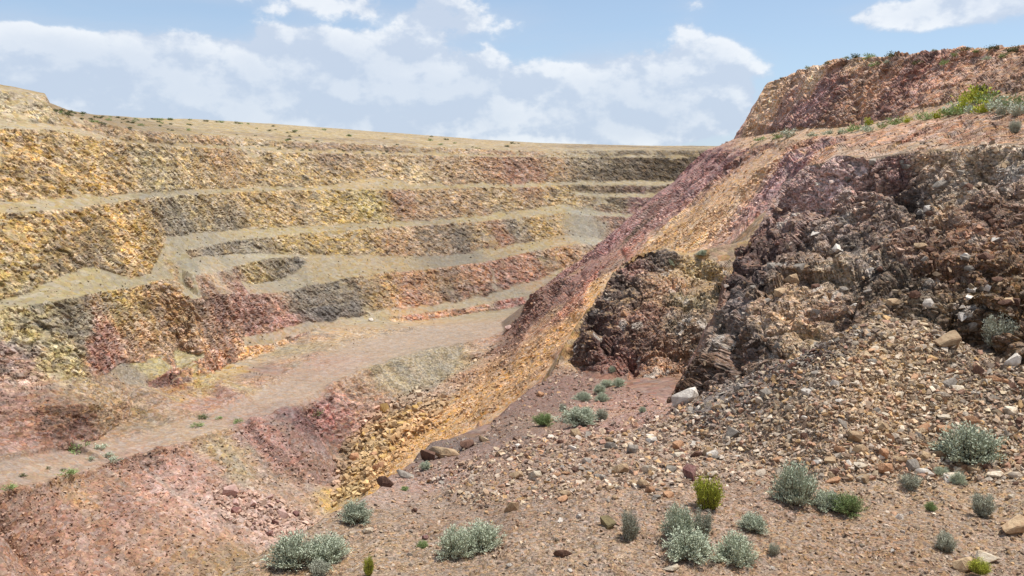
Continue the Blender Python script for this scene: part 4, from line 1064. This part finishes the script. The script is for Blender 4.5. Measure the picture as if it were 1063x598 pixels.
# ------------------------------------------------------------------ single rocks
def flat_rock_mat(name, rgb, rgb2=None):
    m, N, b = new_mat(name); v = N.n.new('ShaderNodeTexCoord').outputs['Object']
    oi = N.n.new('ShaderNodeObjectInfo')
    n1 = N.noise(v, 3.2, 8, .62, .5); n2 = N.noise(v, 14, 6, .7)
    c1 = tuple(min(.72, x * .82) for x in lin(rgb)) + (1,); c2 = tuple(min(.7, x * .82) for x in lin(rgb2 or tuple(int(x * .8) for x in rgb))) + (1,)
    c = N.mix(N.mapr(n1, .42, .62), c1, c2)
    c = N.mix(N.mapr(n2, .35, .7, 0, .3), c, tuple(x * .6 for x in c1[:3]) + (1,))
    hs = N.n.new('ShaderNodeHueSaturation'); N.l.new(c, hs.inputs['Color']); N.l.new(N.mapr(oi.outputs['Random'], 0, 1, .8, 1.2), hs.inputs['Value'])
    N.l.new(hs.outputs[0], b.inputs['Base Color'])
    bp = N.n.new('ShaderNodeBump'); bp.inputs['Strength'].default_value = .7; bp.inputs['Distance'].default_value = .06
    N.l.new(N.math('ADD', n1, N.math('MULTIPLY', n2, .6)), bp.inputs['Height']); N.l.new(bp.outputs[0], b.inputs['Normal'])
    return m
RM_ = {'cream': flat_rock_mat('cream_rock', (226, 212, 190), (190, 168, 140)), 'tan': flat_rock_mat('tan_rock', (198, 172, 138), (164, 132, 104)),
       'grey': flat_rock_mat('grey_rock', (168, 158, 146), (132, 122, 112)), 'brown': flat_rock_mat('brown_rock', (128, 98, 82), (92, 68, 60)),
       'orange': flat_rock_mat('orange_rock', (196, 154, 120), (168, 124, 94)), 'red': flat_rock_mat('red_rock', (124, 86, 82), (156, 124, 114)),
       'pale': flat_rock_mat('pale_rock', (206, 190, 170), (176, 158, 140)), 'white': flat_rock_mat('white_rock', (240, 230, 216), (204, 192, 180)), 'pink': flat_rock_mat('pink_rock', (212, 182, 170), (188, 152, 142)),
       'yellow': flat_rock_mat('yellow_rock', (214, 180, 118), (176, 136, 84)), 'olive': flat_rock_mat('olive_rock', (140, 126, 92), (110, 98, 74))}
def detailed_rock(i):
    bm = hull_rock(12 + (i % 4) * 2, 500 + i, .66 + .06 * (i % 5))
    bmesh.ops.bevel(bm, geom=[e for e in bm.edges], offset=.012, segments=1, affect='EDGES', clamp_overlap=True)
    rs = random.Random(i)
    for v in bm.verts: v.co += Vector([rs.uniform(-.008, .008) for _ in range(3)])
    me = bpy.data.meshes.new('rock'); bm.to_mesh(me); bm.free(); me.materials.append(RM_['tan'])
    return me
BIG = [detailed_rock(i) for i in range(14)]
rr_ = random.Random(5)
def rock(px, py, w, h, colr, label, group=None, name='rock', yaw=None):
    g = ground(px, py + h * .32)
    if g is None: return
    p, ck = g; d = math.hypot(p[0], p[1]); W = w * d / F; H = h * d / F
    o = bpy.data.objects.new(name, BIG[rr_.randrange(len(BIG))]); C.objects.link(o)
    o.scale = (W * 1.04, W * rr_.uniform(.75, 1.0), H * 1.5)
    o.rotation_euler = (rr_.uniform(-.2, .2), rr_.uniform(-.2, .2), rr_.uniform(-.5, .5) if yaw is None else yaw)
    o.location = (p[0], p[1] + W * .15, p[2] + H * .18)
    o.material_slots[0].link = 'OBJECT'; o.material_slots[0].material = RM_[colr]
    tag(o, label, 'rock', group)
    return o
NAMED = [
 (714, 412, 34, 22, 'white', 'large cream white boulder at the foot of the dark outcrop', 'boulder'),
 (988, 354, 30, 28, 'tan', 'big tan pointed boulder at the top of the gravel slope', 'boulder'),
 (1057, 547, 30, 28, 'tan', 'large tan boulder cut by the right edge near the bottom', 'boulder'),
 (1003, 587, 22, 22, 'tan', 'tan boulder with a cracked face at the bottom, left of a cream slab', 'boulder'),
 (1026, 582, 28, 12, 'cream', 'flat cream slab at the bottom beside a tan boulder', 'rock'),
 (656, 466, 19, 15, 'grey', 'grey boulder with a pale top in the middle of the gravel', 'rock'),
 (630, 543, 24, 15, 'olive', 'olive brown slab propped up beside the thin pale shrub', 'rock'),
 (585, 574, 22, 13, 'brown', 'dark reddish brown rock near the bottom edge', 'rock'),
 (531, 526, 20, 16, 'tan', 'pinkish tan rock lying alone on the left gravel slope', 'rock'),
 (537, 493, 17, 13, 'tan', 'tan rock, left one of a touching pair on the left gravel', 'rock'),
 (555, 493, 20, 15, 'cream', 'cream rock, right one of a touching pair on the left gravel', 'rock'),
 (598, 450, 15, 11, 'tan', 'tan rock directly below the widest hollow shrub', 'rock'),
 (611, 452, 14, 11, 'grey', 'grey striped rock beside the tan one below the hollow shrub', 'rock'),
 (704, 462, 15, 12, 'orange', 'orange tan rock above the dark red rock', 'rock'),
 (645, 486, 20, 16, 'tan', 'blocky tan rock left of centre in the rubble', 'rock'),
 (676, 487, 19, 14, 'cream', 'pale rounded rock in the rubble left of the dark red rock', 'rock'),
 (717, 490, 17, 26, 'red', 'dark purplish red upright rock behind the yellow green bush', 'rock'),
 (704, 473, 14, 10, 'cream', 'cream rock resting against the dark red rock', 'rock'),
 (757, 450, 26, 18, 'grey', 'broad grey slab on the slope below the cream boulder', 'rock'),
 (697, 591, 22, 7, 'cream', 'low flat cream stone at the bottom beneath the sage clump', 'rock'),
 (887, 453, 26, 15, 'tan', 'wide tan block at the top left of the rock cluster', 'rock'),
 (895, 467, 17, 13, 'tan', 'tan rock in the rock cluster under the wide block', 'rock'),
 (917, 471, 16, 15, 'orange', 'orange upright rock in the middle of the rock cluster', 'rock'),
 (918, 488, 22, 15, 'orange', 'large orange rock at the bottom of the rock cluster', 'rock'),
 (934, 478, 16, 14, 'tan', 'tan rock right of the orange rocks', 'rock'),
 (949, 484, 15, 14, 'grey', 'grey tan rock at the right end of the rock cluster', 'rock'),
 (962, 491, 18, 9, 'white', 'flat white grey stone with a dark underside below the cluster', 'rock'),
 (961, 474, 14, 10, 'tan', 'low tan rock right of the cluster, left of the round sagebrush', 'rock'),
 (976, 464, 13, 12, 'tan', 'upper tan block beside the round sagebrush', 'rock'),
 (978, 473, 12, 10, 'tan', 'lower tan block beside the round sagebrush', 'rock'),
 (988, 473, 10, 9, 'orange', 'small orange rock touching the round sagebrush', 'rock'),
 (962, 463, 16, 8, 'orange', 'long orange flake above the low tan rock', 'rock'),
 (882, 482, 8, 10, 'white', 'small upright white stone below the rock cluster', 'rock'),
 (806, 478, 12, 11, 'orange', 'reddish orange rock above the tall sagebrush', 'rock'),
 (811, 491, 16, 15, 'cream', 'pale streaked block touching the tall sagebrush', 'rock'),
 (874, 440, 16, 11, 'grey', 'grey rock above the wide tan block', 'rock'),
 (838, 408, 13, 10, 'white', 'white grey rock on the upper left gravel slope', 'rock'),
 (890, 388, 13, 9, 'tan', 'rounded tan rock in the middle of the gravel cone', 'rock'),
 (935, 410, 13, 9, 'cream', 'cream rock on the right side of the gravel cone', 'rock'),
 (967, 317, 14, 11, 'white', 'pale grey rock, upper one at the foot of the brown cliff', 'rock'),
 (980, 322, 13, 8, 'tan', 'tan rock beside the pale grey rock at the cliff foot', 'rock'),
 (1010, 340, 12, 10, 'grey', 'grey rock between the pointed boulder and the pale shrub', 'rock'),
 (1052, 376, 18, 16, 'white', 'pale round rock at the right edge below the pale shrub', 'rock'),
 (1015, 386, 13, 14, 'brown', 'dark brown block right of the gravel cone', 'rock'),
 (983, 433, 19, 9, 'cream', 'long cream slab on the right gravel slope', 'rock'),
 (1010, 438, 18, 12, 'orange', 'orange brown block above the round sagebrush', 'rock'),
 (934, 537, 11, 8, 'white', 'white square stone alone on the flat gravel', 'rock'),
 (560, 409, 13, 9, 'orange', 'ochre boulder on the dark ledge beside the yellow scree', 'rock'),
 (486, 461, 18, 15, 'brown', 'dark brown rock on the brink above the scree', 'rock'),
 (502, 456, 18, 10, 'tan', 'low tan ledge just right of the dark brown rock on the brink', 'rock'),
 (444, 472, 26, 24, 'brown', 'tall dark crag on the brink beside the yellow gully', 'rock'),
 (464, 470, 36, 16, 'tan', 'broad low tan crag behind the small shrub on the brink', 'rock'),
 (401, 500, 22, 17, 'brown', 'dark brown crag leaning over the gully bottom', 'rock'),
 (421, 494, 26, 9, 'grey', 'low grey ledge between the brown crag and the tall dark crag', 'rock'),
 (441, 558, 11, 8, 'red', 'small dark red stone in the left gravel', 'rock'),
 (380, 552, 14, 8, 'cream', 'pale flat stone right of the round grey green bush', 'rock'),
 (400, 424, 14, 14, 'yellow', 'tall pale yellow boulder at the head of the gully heap', 'boulder'),
 (375, 451, 11, 10, 'yellow', 'pale yellow boulder on the upper gully heap', 'boulder'),
 (369, 463, 13, 9, 'yellow', 'pale yellow boulder above the brown one in the gully', 'boulder'),
 (366, 475, 15, 11, 'orange', 'orange brown boulder in the gully heap', 'boulder'),
 (406, 448, 13, 7, 'yellow', 'flat yellow boulder at the right side of the gully heap', 'boulder'),
 (354, 509, 13, 8, 'yellow', 'yellow boulder low at the left side of the gully', 'boulder'),
 (374, 501, 10, 8, 'yellow', 'yellow boulder in the middle of the gully bottom', 'boulder'),
 (236, 510, 22, 13, 'pink', 'long pale pink slab on the pink slope', 'boulder'),
 (260, 523, 16, 11, 'pink', 'pale pink block below the long pink slab', 'boulder'),
 (290, 533, 15, 12, 'pink', 'pale pink boulder at the foot of the pink slope', 'boulder'),
 (243, 530, 13, 10, 'red', 'dark pink block left of the pale pink boulders', 'boulder'),
 (284, 543, 12, 9, 'red', 'dark pink boulder under the pale pink one', 'boulder'),
 (385, 332, 7, 5, 'white', 'lone pale rock on the bench above the haul road', 'boulder'),
 (530, 340, 9, 8, 'pink', 'pale pink rock where the haul road meets the purple slope', 'boulder'),
 (648, 327, 9, 7, 'orange', 'ochre block near the middle of the smaller outcrop', 'rock'),
]
for px, py, w, h, c_, lab, nm in NAMED: rock(px, py, w, h, c_, lab, None, nm)
def zone(poly, n, smin, smax, cols, label, group, seed, test):
    rs = random.Random(seed); made = 0; tries = 0
    xs = [p[0] for p in poly]; ys = [p[1] for p in poly]; cnt = {}
    while made < n and tries < n * 30:
        tries += 1; px = rs.uniform(min(xs), max(xs)); py = rs.uniform(min(ys), max(ys)); ins = False
        for i in range(len(poly)):
            x1, y1 = poly[i]; x2, y2 = poly[(i + 1) % len(poly)]
            if (y1 > py) != (y2 > py) and px < (x2 - x1) * (py - y1) / (y2 - y1) + x1: ins = not ins
        if not ins: continue
        if any(abs(px - q[0]) < (q[2] + smax) * .5 and abs(py - q[1]) < (q[3] + smax) * .4 for q in NAMED): continue
        g = ground(px, py)
        if g is None or not test(*g[1]): continue
        c = rs.choice(cols); s = min(smax, smin * (1 - rs.random()) ** (-.45)); made += 1
        rock(px, py, s, s * rs.uniform(.55, .8), c, label % c, group % c)
CN = ['tan', 'cream', 'grey', 'tan', 'orange', 'brown', 'white']
zone([(720, 425), (800, 385), (915, 330), (1063, 400), (1063, 500), (900, 500), (760, 500)], 90, 7.5, 15, ['tan', 'cream', 'grey', 'pale', 'orange', 'brown', 'white'], 'loose %s rock among the rubble of the right gravel slope', '%s rocks on the right gravel slope', 1, forez)
zone([(860, 440), (1000, 440), (1000, 500), (860, 500)], 27, 9, 18, ['tan', 'orange', 'tan', 'cream'], 'small %s rock packed in the rock cluster by the round sagebrush', '%s rocks in the cluster', 2, forez)
zone([(500, 470), (620, 450), (730, 440), (760, 500), (700, 520), (560, 520)], 60, 7.5, 15, CN, 'loose %s rock in the rubble at the middle of the gravel', '%s rocks in the middle gravel', 3, forez)
zone([(420, 500), (560, 500), (640, 540), (600, 598), (380, 590)], 18, 6, 9, CN, 'small %s stone on the lower left gravel', '%s stones on the lower left gravel', 4, forez)
zone([(780, 510), (1063, 500), (1063, 598), (700, 598)], 12, 5.5, 8, CN, 'small %s stone on the flat gravel at the lower right', '%s stones on the flat gravel', 5, forez)
zone([(770, 270), (850, 170), (1060, 155), (1060, 360), (930, 320), (800, 370)], 60, 8, 17, ['grey', 'brown', 'tan', 'white', 'brown', 'grey'], 'jutting %s block on the face of the dark outcrop', '%s blocks on the dark outcrop', 6, outz)
zone([(345, 525), (350, 480), (390, 430), (430, 410), (450, 430), (395, 490)], 30, 6.5, 11, ['yellow', 'yellow', 'orange'], '%s boulder in the heap filling the gully bottom', '%s boulders in the gully', 7, farz)
zone([(225, 500), (290, 520), (325, 545), (280, 555), (235, 540)], 14, 6, 10, ['pink', 'pink', 'red'], '%s boulder tumbled at the foot of the pink slope', '%s boulders at the foot of the pink slope', 8, farz)
print('rocks %.1fs' % (time.time() - T0))

# ------------------------------------------------------------------ shrubs
def leaf_mat(name, rgb, rgb2):
    m, N, b = new_mat(name); at = N.n.new('ShaderNodeAttribute'); at.attribute_name = 'tint'
    oi = N.n.new('ShaderNodeObjectInfo')
    s = N.n.new('ShaderNodeSeparateColor'); N.l.new(at.outputs['Color'], s.inputs[0])
    c = N.mix(s.outputs[0], tuple(lin(rgb)) + (1,), tuple(lin(rgb2)) + (1,))
    hs = N.n.new('ShaderNodeHueSaturation'); N.l.new(c, hs.inputs['Color']); N.l.new(N.mapr(oi.outputs['Random'], 0, 1, .85, 1.15), hs.inputs['Value'])
    N.l.new(hs.outputs[0], b.inputs['Base Color']); b.inputs['Roughness'].default_value = .95; b.inputs['Specular IOR Level'].default_value = .05
    return m
LM = {'sage': leaf_mat('sage_leaves', (160, 167, 146), (196, 202, 178)), 'pale': leaf_mat('pale_twigs_and_leaves', (152, 152, 134), (190, 192, 174)),
      'yellow': leaf_mat('rabbitbrush_leaves', (140, 146, 52), (196, 198, 92)), 'green': leaf_mat('green_shrub_leaves', (116, 136, 88), (158, 172, 118)), 'dark': leaf_mat('dark_shrub_leaves', (84, 88, 62), (116, 120, 84))}
STEM = leaf_mat('grey_brown_twigs', (84, 72, 60), (122, 108, 92))
def shrub_mesh(kind, seed, nleaf, leafl, tall=.8):
    rs = np.random.RandomState(seed)
    # tips spread through an uneven dome, unit width
    nt = 110 if nleaf > 1200 else 24
    az = rs.uniform(0, 2 * math.pi, nt); zz = rs.uniform(.04, 1, nt) ** .8; rad = np.sqrt(np.clip(1 - zz ** 2 * .92, 0.03, 1)) * rs.uniform(.35, 1, nt) ** .4
    lob = 1 + .16 * np.sin(az * 3 + seed) + .1 * np.sin(az * 5 + 2 * seed)
    if kind in ('yellow', 'pale'): rad = rad * (.35 + .65 * zz)
    tips = np.stack([np.cos(az) * rad * .5 * lob, np.sin(az) * rad * .5 * lob, (.12 + zz * .88) * tall * rs.uniform(.8, 1.06, nt)], -1)
    # branches: thin three-sided bent twigs
    bv = []; bf = []
    for t in tips:
        base = np.array([t[0] * .12, t[1] * .12, 0.0]); mid = base * .5 + t * .5 + np.array([t[0] * .12, t[1] * .12, -.05 * tall])
        pts = [base, mid, t]; rads = [.014, .009, .003]; o0 = len(bv)
        for p, r_ in zip(pts, rads):
            for q in range(3):
                a = q * 2.094; bv.append(p + np.array([math.cos(a) * r_, math.sin(a) * r_, 0]))
        for i in range(2):
            for q in range(3):
                bf.append([o0 + i * 3 + q, o0 + i * 3 + (q + 1) % 3, o0 + (i + 1) * 3 + (q + 1) % 3, o0 + (i + 1) * 3 + q])
    own = rs.randint(nt, size=nleaf); f = rs.uniform(.35, 1.05, nleaf)
    if kind in ('yellow', 'pale'): f = rs.uniform(.25, 1.1, nleaf)
    T = tips[own]; B = T * np.array([.12, .12, 0])
    p = B + (T - B) * f[:, None] + rs.normal(0, .034 if nleaf > 1200 else .06, (nleaf, 3)) * np.array([1, 1, .8])
    p[:, 2] = np.maximum(p[:, 2], .02)
    out = p - np.array([0, 0, .1 * tall]); out /= np.linalg.norm(out, axis=1, keepdims=True)
    d = out * .6 + rs.normal(0, .5, (nleaf, 3)) + np.array([0, 0, .75 if kind != 'yellow' else 1.1]); d /= np.linalg.norm(d, axis=1, keepdims=True)
    sd = np.cross(d, rs.normal(size=(nleaf, 3))); sd /= np.linalg.norm(sd, axis=1, keepdims=True)
    L = leafl * rs.uniform(.6, 1.4, (nleaf, 1)); W = L * (.15 if kind != 'sage' else .18)
    a0 = p; a1 = p + d * L * .55 + sd * W; a2 = p + d * L; a3 = p + d * L * .55 - sd * W
    V = np.stack([a0, a1, a2, a3], 1).reshape(-1, 3); Q = np.arange(nleaf * 4).reshape(-1, 4)
    tint = np.repeat(np.clip(rs.uniform(0, 1, nleaf) * .5 + rs.uniform(0, .4, nt)[own], 0, 1), 4); tint = np.stack([tint] * 3, -1)
    lm = mesh_from('foliage', V, Q, LM[kind], tint, None, False)
    bv = np.array(bv); bt = np.repeat(rs.uniform(0, 1, (len(bv), 1)), 3, 1)
    bm_ = mesh_from('twigs', bv, np.array(bf), STEM, bt, None, False)
    return lm, bm_
SH = {k: [shrub_mesh(k, 20 + 7 * i + j * 3, 9000, .052, .9) for i in range(3)] for j, k in enumerate(('sage', 'pale', 'yellow', 'green'))}
SF = {k: [shrub_mesh(k, 320 + 7 * i + j * 3, 420, .15, .9) for i in range(2)] for j, k in enumerate(('sage', 'pale', 'yellow', 'green', 'dark'))}
def shrub(px, py, w, h, kind, label, group=None, name='sagebrush', small=False):
    """py is the foot of the shrub"""
    g = ground(px, py)
    if g is None: return
    p, ck = g; d = math.hypot(p[0], p[1]); W = w * d / F * 1.22; H = h * d / F / .92
    yaw = rr_.uniform(0, 6.28)
    if small:
        lm, bm_ = rr_.choice(SF[kind])
        o = bpy.data.objects.new(name, lm); C.objects.link(o); o.location = (p[0], p[1] + W * .2, p[2] - H * .06); o.scale = (W, W, H); o.rotation_euler = (0, 0, yaw)
        tag(o, label, 'shrub', group); return o
    lm, bm_ = rr_.choice(SH[kind])
    e = bpy.data.objects.new(name, None); C.objects.link(e); e.location = (p[0], p[1] + W * .35, p[2] - .03); e.rotation_euler = (0, 0, yaw); e.scale = (W, W, H)
    gz = ground(px, py - h * .3)
    a = bpy.data.objects.new('foliage', lm); C.objects.link(a); a.parent = e
    b = bpy.data.objects.new('twigs', bm_); C.objects.link(b); b.parent = e
    tag(e, label, 'shrub', group)
    return e
SHR = [
 (1022, 487, 52, 34, 'sage', 'round grey green sagebrush right of the rock cluster', 'sagebrush'),
 (832, 531, 42, 44, 'sage', 'tall grey green sagebrush against the pale streaked block', 'sagebrush'),
 (864, 533, 30, 20, 'sage', 'low sagebrush touching the tall one, between it and the greener tuft', 'sagebrush'),
 (886, 539, 30, 22, 'green', 'greener tuft at the right end of the low sagebrush row', 'sagebrush'),
 (784, 556, 30, 18, 'sage', 'small sagebrush above the bottom right of the sage clump', 'sagebrush'),
 (768, 592, 40, 34, 'sage', 'sagebrush right of the big sage clump at the bottom', 'sagebrush'),
 (951, 513, 24, 17, 'pale', 'thin grey twiggy bush under the white stone', 'sagebrush'),
 (998, 505, 13, 12, 'sage', 'tiny sage tuft lower right of the twiggy bush', 'sagebrush'),
 (981, 495, 13, 9, 'sage', 'tiny sage tuft left of the round sagebrush', 'sagebrush'),
 (1028, 540, 27, 22, 'pale', 'airy pale bush left of the large edge boulder', 'sagebrush'),
 (987, 577, 25, 19, 'pale', 'airy pale bush just above the cracked boulder', 'sagebrush'),
 (969, 531, 10, 9, 'green', 'very small yellowish tuft on the flat gravel', 'shrub'),
 (805, 579, 14, 15, 'pale', 'tiny dry grey tuft right of the bottom sagebrush', 'sagebrush'),
 (1023, 600, 24, 14, 'yellow', 'yellow green tuft cut by the bottom edge below the cream slab', 'rabbitbrush'),
 (472, 584, 36, 34, 'sage', 'left half of the wide sagebrush pair at the bottom left of centre', 'sagebrush'),
 (500, 576, 42, 30, 'sage', 'right half of the wide sagebrush pair at the bottom left of centre', 'sagebrush'),
 (655, 565, 26, 32, 'pale', 'thin pale see through bush right of the olive slab', 'sagebrush'),
 (738, 536, 40, 38, 'yellow', 'bright yellow green rabbitbrush below the dark red rock', 'rabbitbrush'),
 (706, 568, 36, 40, 'sage', 'upright green sage at the top left of the big clump', 'sagebrush'),
 (732, 562, 26, 30, 'pale', 'grey sage at the top right of the big clump under the rabbitbrush', 'sagebrush'),
 (720, 587, 52, 30, 'sage', 'broad low sage at the front of the big clump', 'sagebrush'),
 (602, 444, 40, 18, 'sage', 'widest sage mound in the hollow', 'sagebrush'),
 (626, 437, 16, 12, 'pale', 'grey tuft touching the right end of the widest hollow sage', 'sagebrush'),
 (566, 444, 20, 14, 'green', 'bright green tuft left of the hollow sage mound', 'shrub'),
 (585, 428, 10, 8, 'pale', 'small pale tuft behind the green tuft', 'sagebrush'),
 (606, 417, 18, 9, 'sage', 'low sage in the hollow left of the sage trio', 'sagebrush'),
 (625, 418, 14, 9, 'sage', 'front sage of the trio in the hollow', 'sagebrush'),
 (622, 409, 13, 9, 'sage', 'middle sage of the trio in the hollow', 'sagebrush'),
 (630, 403, 13, 8, 'sage', 'rear sage of the trio in the hollow', 'sagebrush'),
 (643, 402, 13, 9, 'sage', 'sage just right of the trio in the hollow', 'sagebrush'),
 (637, 388, 7, 7, 'sage', 'small sage at the foot of the smaller outcrop', 'sagebrush'),
 (669, 429, 8, 6, 'sage', 'tiny tuft on the bare floor of the hollow', 'sagebrush'),
 (368, 548, 32, 24, 'sage', 'round grey green bush at the mouth of the gully', 'sagebrush'),
 (300, 596, 46, 36, 'sage', 'left part of the large sagebrush at the bottom left', 'sagebrush'),
 (334, 592, 46, 30, 'sage', 'right part of the large sagebrush at the bottom left', 'sagebrush'),
 (328, 604, 26, 18, 'pale', 'pale tuft in front of the large bottom left sagebrush', 'sagebrush'),
 (382, 600, 15, 22, 'yellow', 'narrow yellow green tuft right of the large bottom left sagebrush', 'rabbitbrush'),
 (438, 571, 13, 8, 'dark', 'small dark dry bush on the lower left gravel', 'shrub'),
 (442, 489, 12, 9, 'sage', 'small sage on the brink in front of the tall dark crag', 'sagebrush'),
 (419, 510, 8, 5, 'green', 'tiny green tuft on the left brink', 'shrub'),
 (1040, 364, 34, 30, 'pale', 'pale airy bush between rocks at the foot of the brown cliff', 'sagebrush'),
 (1058, 138, 12, 12, 'pale', 'grey bush on the brown band at the right edge', 'sagebrush'),
 (731, 267, 12, 6, 'sage', 'sage on the terrace behind the smaller outcrop', 'sagebrush'),
 (698, 277, 15, 9, 'sage', 'sage on the crest of the smaller outcrop', 'sagebrush'),
]
for px, py, w, h, k, lab, nm in SHR:
    shrub(px, py, w, h, 'green' if k == 'dark' else k, lab, None, nm)
ROAD_S = [(78, 470, 20, 9, 'green'), (110, 475, 11, 5, 'sage'), (117, 482, 11, 5, 'sage'), (66, 497, 15, 7, 'green'), (6, 510, 12, 6, 'green'), (24, 497, 6, 4, 'dark'), (49, 488, 4, 3, 'dark'), (209, 435, 12, 4, 'dark'), (203, 444, 11, 5, 'green'),
          (227, 436, 7, 3, 'green'), (247, 440, 9, 5, 'green'), (93, 478, 7, 4, 'sage'), (330, 432, 11, 7, 'green'), (66, 489, 4, 3, 'dark'), (102, 467, 12, 5, 'sage')]
for px, py, w, h, k in ROAD_S: shrub(px, py, w, h, k, {'green': 'low green shrub beside the haul road', 'sage': 'low grey green shrub beside the haul road', 'dark': 'tiny dark shrub beside the haul road'}[k], {'green': 'green shrubs along the haul road', 'sage': 'grey green shrubs along the haul road', 'dark': 'dark shrubs along the haul road'}[k], 'shrub', True)
TOPS = [(888, 61, 13, 7, 'dark'), (903, 61, 15, 7, 'green'), (930, 61, 16, 8, 'dark'), (909, 69, 12, 7, 'green'), (924, 66, 8, 5, 'sage'), (956, 67, 11, 7, 'dark'), (983, 68, 10, 7, 'green'), (994, 60, 9, 6, 'green'), (1005, 54, 12, 5, 'dark'), (1034, 53, 13, 6, 'dark'), (1056, 56, 18, 8, 'dark'),
        (862, 67, 6, 4, 'dark'), (810, 83, 5, 3, 'dark'), (840, 73, 8, 4, 'sage'), (953, 55, 7, 3, 'dark'), (1018, 56, 10, 5, 'green'), (1045, 60, 10, 6, 'green'), (970, 56, 7, 3, 'sage'), (878, 62, 6, 4, 'sage'), (1028, 62, 10, 5, 'sage'), (783, 100, 3, 3, 'dark')]
for px, py, w, h, k in TOPS: shrub(px, py, w * .8, h * .75, k, {'green': 'green shrub on the top rim of the hill', 'sage': 'grey shrub on the top rim of the hill', 'dark': 'dark shrub on the top rim of the hill'}[k], {'green': 'green shrubs on the hill rim', 'sage': 'grey shrubs on the hill rim', 'dark': 'dark shrubs on the hill rim'}[k], 'shrub', True)
BENCH = [(821, 143, 20, 10, 'pale'), (808, 145, 12, 6, 'green'), (791, 147, 11, 5, 'green'), (888, 137, 13, 8, 'green'), (876, 139, 10, 6, 'sage'), (903, 131, 11, 8, 'yellow'), (903, 138, 12, 8, 'sage'), (932, 130, 16, 8, 'green'), (944, 128, 10, 6, 'yellow'), (962, 127, 13, 9, 'green'),
         (974, 124, 13, 8, 'yellow'), (985, 122, 15, 9, 'green'), (997, 120, 12, 8, 'green'), (1002, 116, 20, 15, 'yellow'), (1013, 118, 14, 10, 'sage'), (1018, 107, 28, 15, 'yellow'), (1023, 118, 20, 12, 'yellow'), (1019, 97, 12, 9, 'dark'), (1035, 115, 14, 11, 'sage'), (1045, 113, 18, 12, 'sage'),
         (1046, 120, 18, 12, 'pale'), (1030, 108, 20, 12, 'green'), (1060, 120, 18, 12, 'pale'), (990, 118, 16, 11, 'sage'), (1057, 112, 16, 12, 'green'), (860, 140, 10, 5, 'sage'), (845, 142, 9, 5, 'sage'), (1002, 106, 10, 8, 'dark'), (916, 134, 9, 6, 'green'), (1068, 116, 16, 12, 'sage')]
for px, py, w, h, k in BENCH: shrub(px, py, w, h, k, {'green': 'green shrub in the row on the hillside bench', 'sage': 'grey green shrub in the row on the hillside bench', 'dark': 'dark shrub above the row on the hillside bench', 'yellow': 'bright yellow green shrub in the row on the hillside bench', 'pale': 'pale grey shrub on the hillside bench'}[k], {'green': 'green shrubs on the bench', 'sage': 'grey green shrubs on the bench', 'dark': 'dark shrubs on the bench', 'yellow': 'yellow green shrubs on the bench', 'pale': 'pale shrubs on the bench'}[k], 'shrub', True)
rs = random.Random(9)
for i in range(105):
    px = rs.choice([rs.uniform(55, 200), rs.uniform(60, 560)]); y0 = np.interp(px, [q[0] for q in Sky_.ys], [q[1] for q in Sky_.ys]); y1 = np.interp(px, [q[0] for q in Rim.ys], [q[1] for q in Rim.ys])
    py = y0 + 1.5 + rs.random() ** 1.5 * (y1 - y0 - 1); w = rs.uniform(2.2, 5.5)
    shrub(px, py, w, w * .5, 'dark' if rs.random() < .6 else 'green', 'tiny dark shrub on the far plateau', 'tiny rim shrubs ' + ('beside the knoll' if px < 85 else 'just right of the knoll' if px < 120 else 'above the upper left wall' if px < 170 else 'above the left wall' if px < 240 else 'above the wall middle' if px < 380 else 'above the right wall'), 'shrub', True)
for i in range(22):
    px = rs.uniform(215, 420); py = np.interp(px, [226, 300, 420], [150, 155, 160]) + rs.uniform(-1.5, 1.5); w = rs.uniform(2, 4)
    shrub(px, py, w, w * .6, 'dark', 'tiny dark shrub on the highest bench of the far wall', 'shrubs on the highest far bench', 'shrub', True)
ORD = ['leftmost', 'second from the left', 'third from the left', 'fourth from the left', 'fifth from the left', 'sixth from the left', 'seventh from the left', 'eighth from the left', 'ninth from the left', 'tenth from the left'] + [w + ' from the left' for w in ('eleventh', 'twelfth', 'thirteenth', 'fourteenth', 'fifteenth', 'sixteenth', 'seventeenth', 'eighteenth', 'nineteenth', 'twentieth', 'twenty first', 'twenty second', 'twenty third', 'twenty fourth', 'twenty fifth', 'twenty sixth', 'twenty seventh', 'twenty eighth')]
groups = {}
for o in C.objects:
    if o.parent is None and o.get('group'): groups.setdefault(o['group'], []).append(o)
for gname, obs in groups.items():
    if len(obs) > 27: continue
    obs.sort(key=lambda o: o.location.x / max(o.location.y, .1))
    for i, o in enumerate(obs):
        last = i == len(obs) - 1 and i > 0
        o['label'] = '%s of the %s' % ('rightmost' if last else ORD[i], gname)
print('done %.1fs' % (time.time() - T0))
